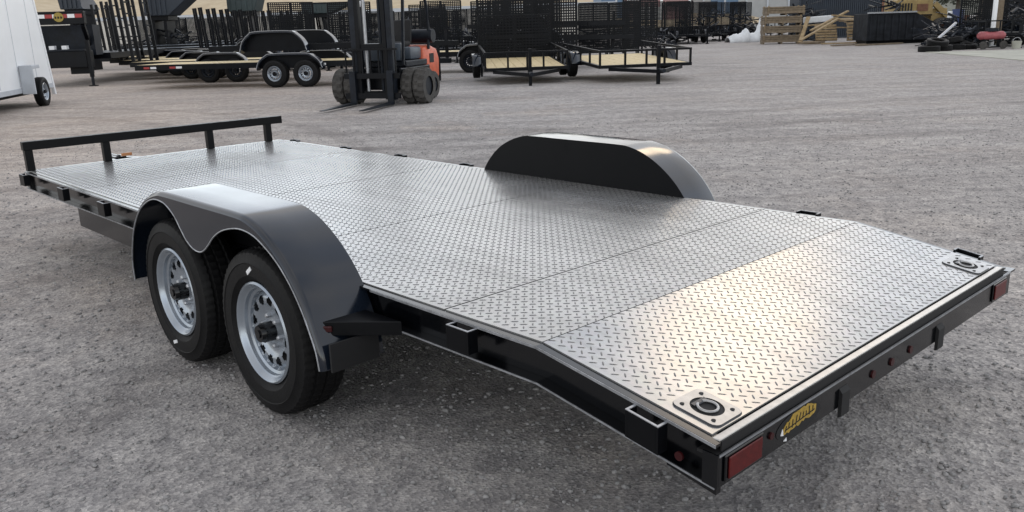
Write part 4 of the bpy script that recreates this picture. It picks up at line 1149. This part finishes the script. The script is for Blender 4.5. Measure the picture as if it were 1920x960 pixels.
# white tarp: draped over something, with two peaks
x0, x1, d = lat(1364, 58.5, .5), lat(1431, 58.5, .5), 58.5
n, k = 26, 10; vs = []; fs = []
rt_ = random.Random(4)
for j in range(k):
    v = j / (k - 1)
    for i in range(n):
        u = i / (n - 1)
        top = .55 + .35 * math.exp(-((u - .50) / .07) ** 2) + .95 * math.exp(-((u - .93) / .09) ** 2) - .25 * math.exp(-((u) / .10) ** 2)
        prof = math.sin(math.pi * min(1, max(0, v))) ** .45 if 0 < v < 1 else 0
        vs.append((x0 + (x1 - x0) * u + rt_.uniform(-.03, .03), d + (v - .5) * 1.6, .02 + top * prof * rt_.uniform(.9, 1.06)))
for j in range(k - 1):
    for i in range(n - 1): fs.append((j * n + i, j * n + i + 1, (j + 1) * n + i + 1, (j + 1) * n + i))
o = MB().add(vs, fs).build('tarp', M_TARP, None, smooth=50); so = o.modifiers.new('thick', 'SOLIDIFY'); so.thickness = .02
tag(o, 'crumpled white tarp with two peaks left of the crate stack', 'tarp')
# dumpster
x0, x1, d = lat(1626, 46, .8), lat(1768, 46, .8), 46
w = x1 - x0
dm = thing('dumpster', 'long dark grey scrap bin with a sloped right end', 'dumpster', (x0, d, 0), R(-3))
hb_ = hgt(26, x0, d)
b = MB().prism([(0, .18), (w - .6, .18), (w, .75), (w * .62, hb_), (0, hb_)], 'y', 0, 2.2).build('bin_body', M_BINGREY, dm, bevel=.02)
for kx in range(7):
    MB().box(.12 + kx * .37, .20 + kx * .37, -.07, -.001, .22, hb_ - .1).build('rib', M_BINGREY, b)
MB().box(-.04, w * .62, -.09, .03, hb_ + .001, hb_ + .08).build('top_rim', M_EDGE, b)
MB().box(.1, w - .8, .3, 1.9, 0, .179).build('skid', M_YARD_BLACK, dm)
# planks on the ground before it
for i, (a, b_) in enumerate((((1560, 45, .04), (1622, 45.6, .04)), ((1606, 44.2, .04), (1690, 45.2, .05)))):
    o = MB().bar(at(*a), at(*b_), .25, .06).build('plank', M_WOOD_OLD, None); tag(o, 'grey plank lying flat on the dirt before the %s' % ('scrap lumber' if i == 0 else 'dark scrap bin'), 'plank')
# tyres
tr = None
spots = [(1742, 35.2, .11, 0, 'front tyre lying flat at the left end of the tyre heap'), (1765, 35.8, .11, 0, 'tyre lying flat behind the front one in the tyre heap'), (1758, 35.5, .34, 12, 'tyre lying on top at the left of the heap'), (1790, 36.4, .11, 0, 'tyre lying flat in the middle of the heap'), (1785, 36.6, .34, -14, 'tyre tilted on the middle of the heap'), (1812, 36.6, .12, 8, 'tyre lying nearest the red tank'), (1800, 37.2, .16, 16, 'tyre leaning at the back of the heap')]
for px, d, z, tl_, lb in spots:
    q = at(px, d, z)
    if tr is None:
        tr = thing('tyre', lb, 'tyre', q, 0, 'old tyres in the heap'); ty_o = tyre_mesh(.42, .24, .24, 40, True).build('casing', M_RUBBER, tr, smooth=40); ty_o.rotation_euler = (R(90), 0, 0)
        cur = tr
    else: cur = again(tr, lb, q)
    cur.rotation_euler = (R(tl_), 0, R(px % 50))
o = MB().tube(at(1752, 36, .35), at(1792, 37.5, 1.05), .06, 10).build('pipe', M_GALV, None, smooth=40); tag(o, 'grey pipe propped across the tyre heap', 'pipe')
# red tank
d = 35.9; q = at(1856, d, 0)
tk = thing('air_tank', 'faded red horizontal air tank on a wheeled stand', 'tank', (q.x, d, 0), R(3))
tb_ = MB(); tb_.tube((-.46, 0, .54), (.46, 0, .54), .165, 22); tb_.tube((-.56, 0, .54), (-.46, 0, .54), .10, 22, .165); tb_.tube((.46, 0, .54), (.56, 0, .54), .165, 22, .10)
tb_.build('tank_body', M_REDTANK, tk, smooth=50)
m = MB()
for x in (-.35, .35): m.box(x - .03, x + .03, -.12, .12, .10, .40)
m.box(-.55, .55, -.2, .2, .06, .10); m.build('stand', M_YARD_BLACK, tk)
for x in (-.42, .42): MB().tube((x, -.24, .16), (x, -.18, .16), .16, 16).build('wheel', M_RUBBER_D, tk, smooth=40)
m = MB(); m.box(-.2, .15, -.12, .12, .70, .84); m.tube((.22, 0, .69), (.22, 0, .82), .06, 10); m.build('pump', M_YARD_GREY, tk)
q = at(1905, 35.5, 0); bk2 = thing('bucket', 'pale concrete filled bucket right of the red tank', 'bucket', q); MB().tube((0, 0, .0), (0, 0, .30), .16, 18, .19).build('pail', M_CONC, bk2, smooth=40); MB().path([(.17 * math.cos(t), 0, .28 + .16 * math.sin(t)) for t in [R(i * 18) for i in range(11)]], .012, 6).build('handle', M_GALV, bk2)
# pole
q = at(1858, 38, 0)
po = thing('white_pole', 'tall white pole rising behind the red tank', 'pole', q); MB().tube((0, 0, 0), (0, 0, 7), .095, 14).build('shaft', M_WHITE, po, smooth=50); MB().box(-.2, .2, -.2, .2, 0, .06).build('base_plate', M_GALV, po)
q = at(1868, 38.4, 0)
po = thing('timber_post', 'brown timber post standing right beside the white pole', 'post', q); MB().box(-.09, .09, -.09, .09, 0, 6).build('post_shaft', M_WOOD_OLD, po); MB().box(-.11, .11, -.11, .11, 0, .12).build('post_base', M_CONC, po)
# loader
d = 49; x0 = lat(1676, d, 2)
ld = thing('wheel_loader', 'dull yellow wheel loader behind the dark scrap bin', 'loader', (x0, d, 0), 0)
MB().box(.15, 2.2, 0, 1.6, 1.35, 2.25).build('engine_body', M_LOADER, ld, bevel=.06)
MB().box(2.21, 3.1, .2, 1.4, 1.0, 1.75).build('front_frame', M_LOADER, ld, bevel=.04)
for k in range(5): MB().box(.3 + k * .16, .38 + k * .16, -.03, -.002, 1.55, 2.05).build('louvre', M_DARK, ld)
MB().box(.18, 2.15, -.035, -.002, 1.37, 1.44).build('step_rail', M_YARD_BLACK, ld)
MB().box(1.3, 1.9, -.03, -.002, 1.62, 2.0).build('side_panel', M_RUST, ld)
MB().bar((2.3, .1, 2.0), (3.4, .1, 1.0), .2, .28).build('lift_arm', M_LOADER, ld); MB().bar((2.3, 1.5, 2.0), (3.4, 1.5, 1.0), .2, .28).build('lift_arm', M_LOADER, ld)
cb = MB()
for x in (1.25, 2.15):
    for y in (.1, 1.5): cb.box(x - .05, x + .05, y - .05, y + .05, 2.252, 3.3)
cb.box(1.15, 2.25, 0, 1.6, 3.301, 3.4); cab = cb.build('cab_frame', M_LOADER, ld)
MB().box(1.28, 2.12, .12, 1.48, 2.26, 3.29).build('cab_glass', M_GLASS, cab)
MB().box(3.35, 4.1, -.3, 1.9, .5, 1.35).build('bucket', M_RUST, ld, bevel=.05)
MB().tube((.5, .5, 2.25), (.5, .5, 2.9), .06, 10).build('exhaust', M_YARD_BLACK, ld)
for x in (.75, 2.75):
    for y in (.0, 1.6): tyre_mesh(.62, .32, .42, 36, True).build('wheel', M_RUBBER_D, ld, smooth=40, loc=(x, y, .62))
q = at(1791, 45, 0)
dr = thing('drum', 'blue plastic drum standing beside the loader', 'drum', q); MB().tube((0, 0, .75), (0, 0, 1.65), .29, 18).build('drum_body', M_BLUE, dr, smooth=40); MB().box(-.4, .4, -.4, .4, 0, .749).build('stand', M_BINGREY, dr)
q = at(1781, 45.2, 0)
dr = thing('white_box', 'small white box on a dark stand left of the blue drum', 'box', q); MB().box(-.18, .10, -.2, .2, 1.22, 1.55).build('box_body', M_WHITE, dr, bevel=.02); MB().box(-.25, .15, -.3, .3, 0, 1.219).build('stand', M_BINGREY, dr)
# container
d = 62; x0, x1 = lat(1500, d, 1.5), lat(1652, d, 1.5)
ct = thing('shipping_container', 'dark navy shipping container behind the scrap lumber', 'container', (x0, d, 0), 0)
bw = x1 - x0; vs = []; nseg = int(bw / .14)
pts = [(0, 0)]
for i in range(nseg): pts += [(i * bw / nseg + .03, .0), (i * bw / nseg + .05, .05), (i * bw / nseg + .09, .05), (i * bw / nseg + .11, .0)]
pts += [(bw, 0), (bw, 2.4), (0, 2.4)]
MB().prism(pts, 'z', .12, 2.95).build('corrugated_body', M_NAVY, ct)
MB().box(bw + .001, bw + .16, -.06, .12, 0, 3.0).build('corner_post', M_RUST, ct); MB().box(-.15, -.001, -.06, .12, 0, 3.0).build('corner_post', M_NAVY, ct)
MB().box(0, bw, -.05, 2.45, 2.951, 3.05).build('top_rail', M_NAVY, ct); MB().box(0, bw, -.05, 2.45, 0, .119).build('bottom_rail', M_NAVY, ct)
# rough pile of dark scrap between the bin and the right edge
def heap(px0, px1, d0, hmax, label, seed, n=70, zb=0):
    r = random.Random(seed); m = MB()
    for i in range(n):
        px = r.uniform(px0, px1); d = d0 + r.uniform(-1, 1); z = zb + r.uniform(0, hmax) * (1 - abs((px - (px0 + px1) / 2) / (px1 - px0)) * .8)
        c = at(px, d, z); a = r.uniform(0, 6.28); l_ = r.uniform(.3, 1.1); e = r.uniform(-.35, .35)
        m.bar(c, c + Vector((math.cos(a) * l_, math.sin(a) * l_, e)), r.uniform(.03, .12), r.uniform(.03, .10))
    o = m.build('scrap_heap', M_YARD_GREY, None, kind='stuff'); tag(o, label, 'scrap heap')
heap(1740, 1850, 41, 1.3, 'tangled dark scrap metal between the bin and the white pole', 21, 130)
heap(1870, 1925, 41, 2.2, 'tangled dark scrap metal at the right edge', 22, 110)
heap(1636, 1690, 47, .25, 'tangled dark scrap metal heaped in the scrap bin', 28, 24, 1.85)
heap(1760, 1835, 38.5, .9, 'tangled dark scrap metal just behind the old tyres', 29, 90)
heap(1470, 1540, 57, 2.6, 'dark stacked metal behind the crate stack', 23, 130)
heap(1090, 1260, 52, 1.5, 'tangle of dark trailer parts behind the second utility trailer', 24, 160)
heap(640, 900, 50, 1.9, 'tangle of dark trailer parts far behind the forklift', 25, 200)
heap(230, 420, 52, 1.9, 'tangle of dark trailer parts far behind the pine decks', 26, 170)
heap(1260, 1440, 64, 2.2, 'tangle of dark trailer parts far behind the white tarp', 27, 170)

# concrete pad at the right
a = [at(1735, 34.6), at(2050, 33.2), at(2050, 23.5), at(1925, 26.6)]
vs = [(p.x, p.y, .022) for p in a]; vb = [(p.x, p.y, -.05) for p in a]
MB().add(vs + vb, [(0, 1, 2, 3), (4, 7, 6, 5), (0, 4, 5, 1), (1, 5, 6, 2), (2, 6, 7, 3), (3, 7, 4, 0)]).build('concrete_pad', M_CONC, None, kind='structure')

# --- far setting: slope, barrier wall, buildings, trees
n, k = 80, 24
xs = np.linspace(-170, 26, n); vs = []; fs = []
for j in range(k):
    v = j / (k - 1); y = 84 + v * 110
    for i, x in enumerate(xs):
        z = 1.0 + 11.5 * (v ** .9) * (1 - .25 * max(0, (x + 10) / 40)) + (vnoise(np.array([x * .12]), np.array([y * .12]), 9)[0] - .5) * 2.2 * min(1, v * 4)
        vs.append((x, y, z))
for j in range(k - 1):
    for i in range(n - 1): fs.append((j * n + i, j * n + i + 1, (j + 1) * n + i + 1, (j + 1) * n + i))
MB().add(vs, fs).build('hillside', M_HILL, None, smooth=60, kind='structure')
xs = np.linspace(20, 190, 60); vs = []; fs = []
for j in range(14):
    v = j / 13; y = 125 + v * 80
    for x in xs:
        vs.append((x, y, 1 + 11 * v ** .7 + (vnoise(np.array([x * .25]), np.array([y * .2]), 12)[0] - .5) * 2.4 * min(1, v * 3)))
for j in range(13):
    for i in range(59): fs.append((j * 60 + i, j * 60 + i + 1, (j + 1) * 60 + i + 1, (j + 1) * 60 + i))
MB().add(vs, fs).build('wooded_rise', M_RISE, None, smooth=60, kind='structure')
bw_ = thing('barrier_wall', 'long pale concrete wall below the dry grass slope', 'wall', (0, 82, 0))
seg = None
for i in range(22):
    x = -104 + i * 5.2
    if x > 8: break
    if seg is None:
        seg = MB().box(.02, 5.18, 0, .3, 0, 3.1).build('wall_panel', M_WALLC, bw_, loc=(x, 0, 0)); cpn = MB().box(0, 5.2, -.06, .36, 3.101, 3.42).build('coping', M_WHITE_G, seg)
    else: copy_part(seg, bw_, (x, 0, 0))
d = 92; x0, x1 = lat(1172, d, 4), lat(1296, d, 4)
wh = thing('warehouse', 'pink sheet metal warehouse with white downpipes in the distance', 'building', (x0, d, 0))
wd = x1 - x0
pts = [(0, 0)]
ns = 26
for i in range(ns): q0 = i * wd / ns; pts += [(q0 + .05, 0), (q0 + .09, .06), (q0 + .14, .06), (q0 + .18, 0)]
pts += [(wd, 0), (wd, 14), (0, 14)]
MB().prism(pts, 'z', 0, 8).build('wall', M_PINK, wh)
MB().prism([(-.4, 8.001), (wd + .4, 8.001), (wd / 2, 9.6)], 'y', -.4, 14.4).build('roof', M_GREYW, wh)
for px in (1240, 1293): xx = lat(px, d, 4) - x0; MB().box(xx - .12, xx + .12, -.2, -.005, 0, 8).build('downpipe', M_WHITE, wh)
wi = MB().box(.2, 1.6, -.10, -.005, 3.6, 5.0).build('window', M_WHITE, wh); MB().box(.32, 1.48, -.115, -.101, 3.72, 4.88).build('pane', M_GLASS, wi)
MB().box(1.2, 3.8, -.08, -.005, 0, 3.0).build('door', M_GREYW, wh)
x2 = lat(1128, d, 4)
bl = thing('blue_shed', 'blue sheet metal shed adjoining the pink warehouse', 'building', (x2, d + .5, 0)); wd2 = x0 - x2 - .05
MB().box(0, wd2, 0, 8, 0, 7).build('wall', M_BLUEP, bl); MB().prism([(-.2, 7.001), (wd2 + .02, 7.001), (wd2 / 2, 8)], 'y', -.3, 8.3).build('roof', M_GREYW, bl); MB().box(wd2 * .62, wd2 * .70, -.12, -.003, 0, 7).build('downpipe', M_WHITE_G, bl); MB().box(.3, 1.1, -.06, -.003, 0, 2.1).build('door', M_WHITE_G, bl)
x3, x4 = lat(1299, d + 6, 4), lat(1500, d + 6, 4)
gw = thing('grey_warehouse', 'pale grey metal warehouse right of the pink one', 'building', (x3, d + 6, 0)); wd3 = x4 - x3
MB().box(0, wd3, 0, 14, 0, 7.5).build('wall', M_GREYW, gw); MB().prism([(-.4, 7.501), (wd3 + .4, 7.501), (wd3 / 2, 9)], 'y', -.4, 14.4).build('roof', M_WHITE_G, gw)
for i in range(5): MB().box(wd3 * (i + .5) / 5 - .1, wd3 * (i + .5) / 5 + .1, -.12, -.004, 0, 7.5).build('pilaster', M_WHITE_G, gw)
MB().box(2, 5, -.08, -.004, 0, 3.6).build('door', M_BLUEP, gw)
def tree(px, d, h, label, seed):
    q = at(px, d, 0); t = thing('tree', label, 'tree', q, 0, 'bushy trees beyond the yard'); r = random.Random(seed)
    tr_ = MB(); tr_.tube((0, 0, 0), (.1, 0, h * .5), .22, 10, .13)
    for i in range(6):
        a = i * 1.05; tr_.tube((.08, 0, h * (.28 + .04 * i)), (math.cos(a) * 1.3, math.sin(a) * 1.3, h * (.55 + .06 * i)), .08, 6, .03)
    tr_.build('trunk', M_BARK, t, smooth=40)
    cl = [Vector((r.gauss(0, 1.1), r.gauss(0, 1.1), h * r.uniform(.38, 1.0))) for _ in range(26)]
    m = MB()
    for c in cl:
        s = r.uniform(.45, .9)
        for _ in range(70):
            p = c + Vector((r.gauss(0, s * .55), r.gauss(0, s * .55), r.gauss(0, s * .45)))
            a = Vector((r.uniform(-1, 1), r.uniform(-1, 1), r.uniform(-1, 1))).normalized() * .13; b = a.cross(Vector((r.uniform(-1, 1), r.uniform(-1, 1), 1))).normalized() * .09
            m.add([p - a, p + b, p + a, p - b], [(0, 1, 2, 3)])
    m.build('crown', M_LEAF, t)
tree(1790, 70, 6.5, 'bushy grey green tree left of the white pole', 1)
tree(1832, 66, 6.0, 'bushy grey green tree just behind the white pole', 2)
tree(1905, 72, 7.0, 'bushy grey green tree at the right edge', 3)
tree(1700, 78, 7.0, 'bushy grey green tree behind the loader', 4)
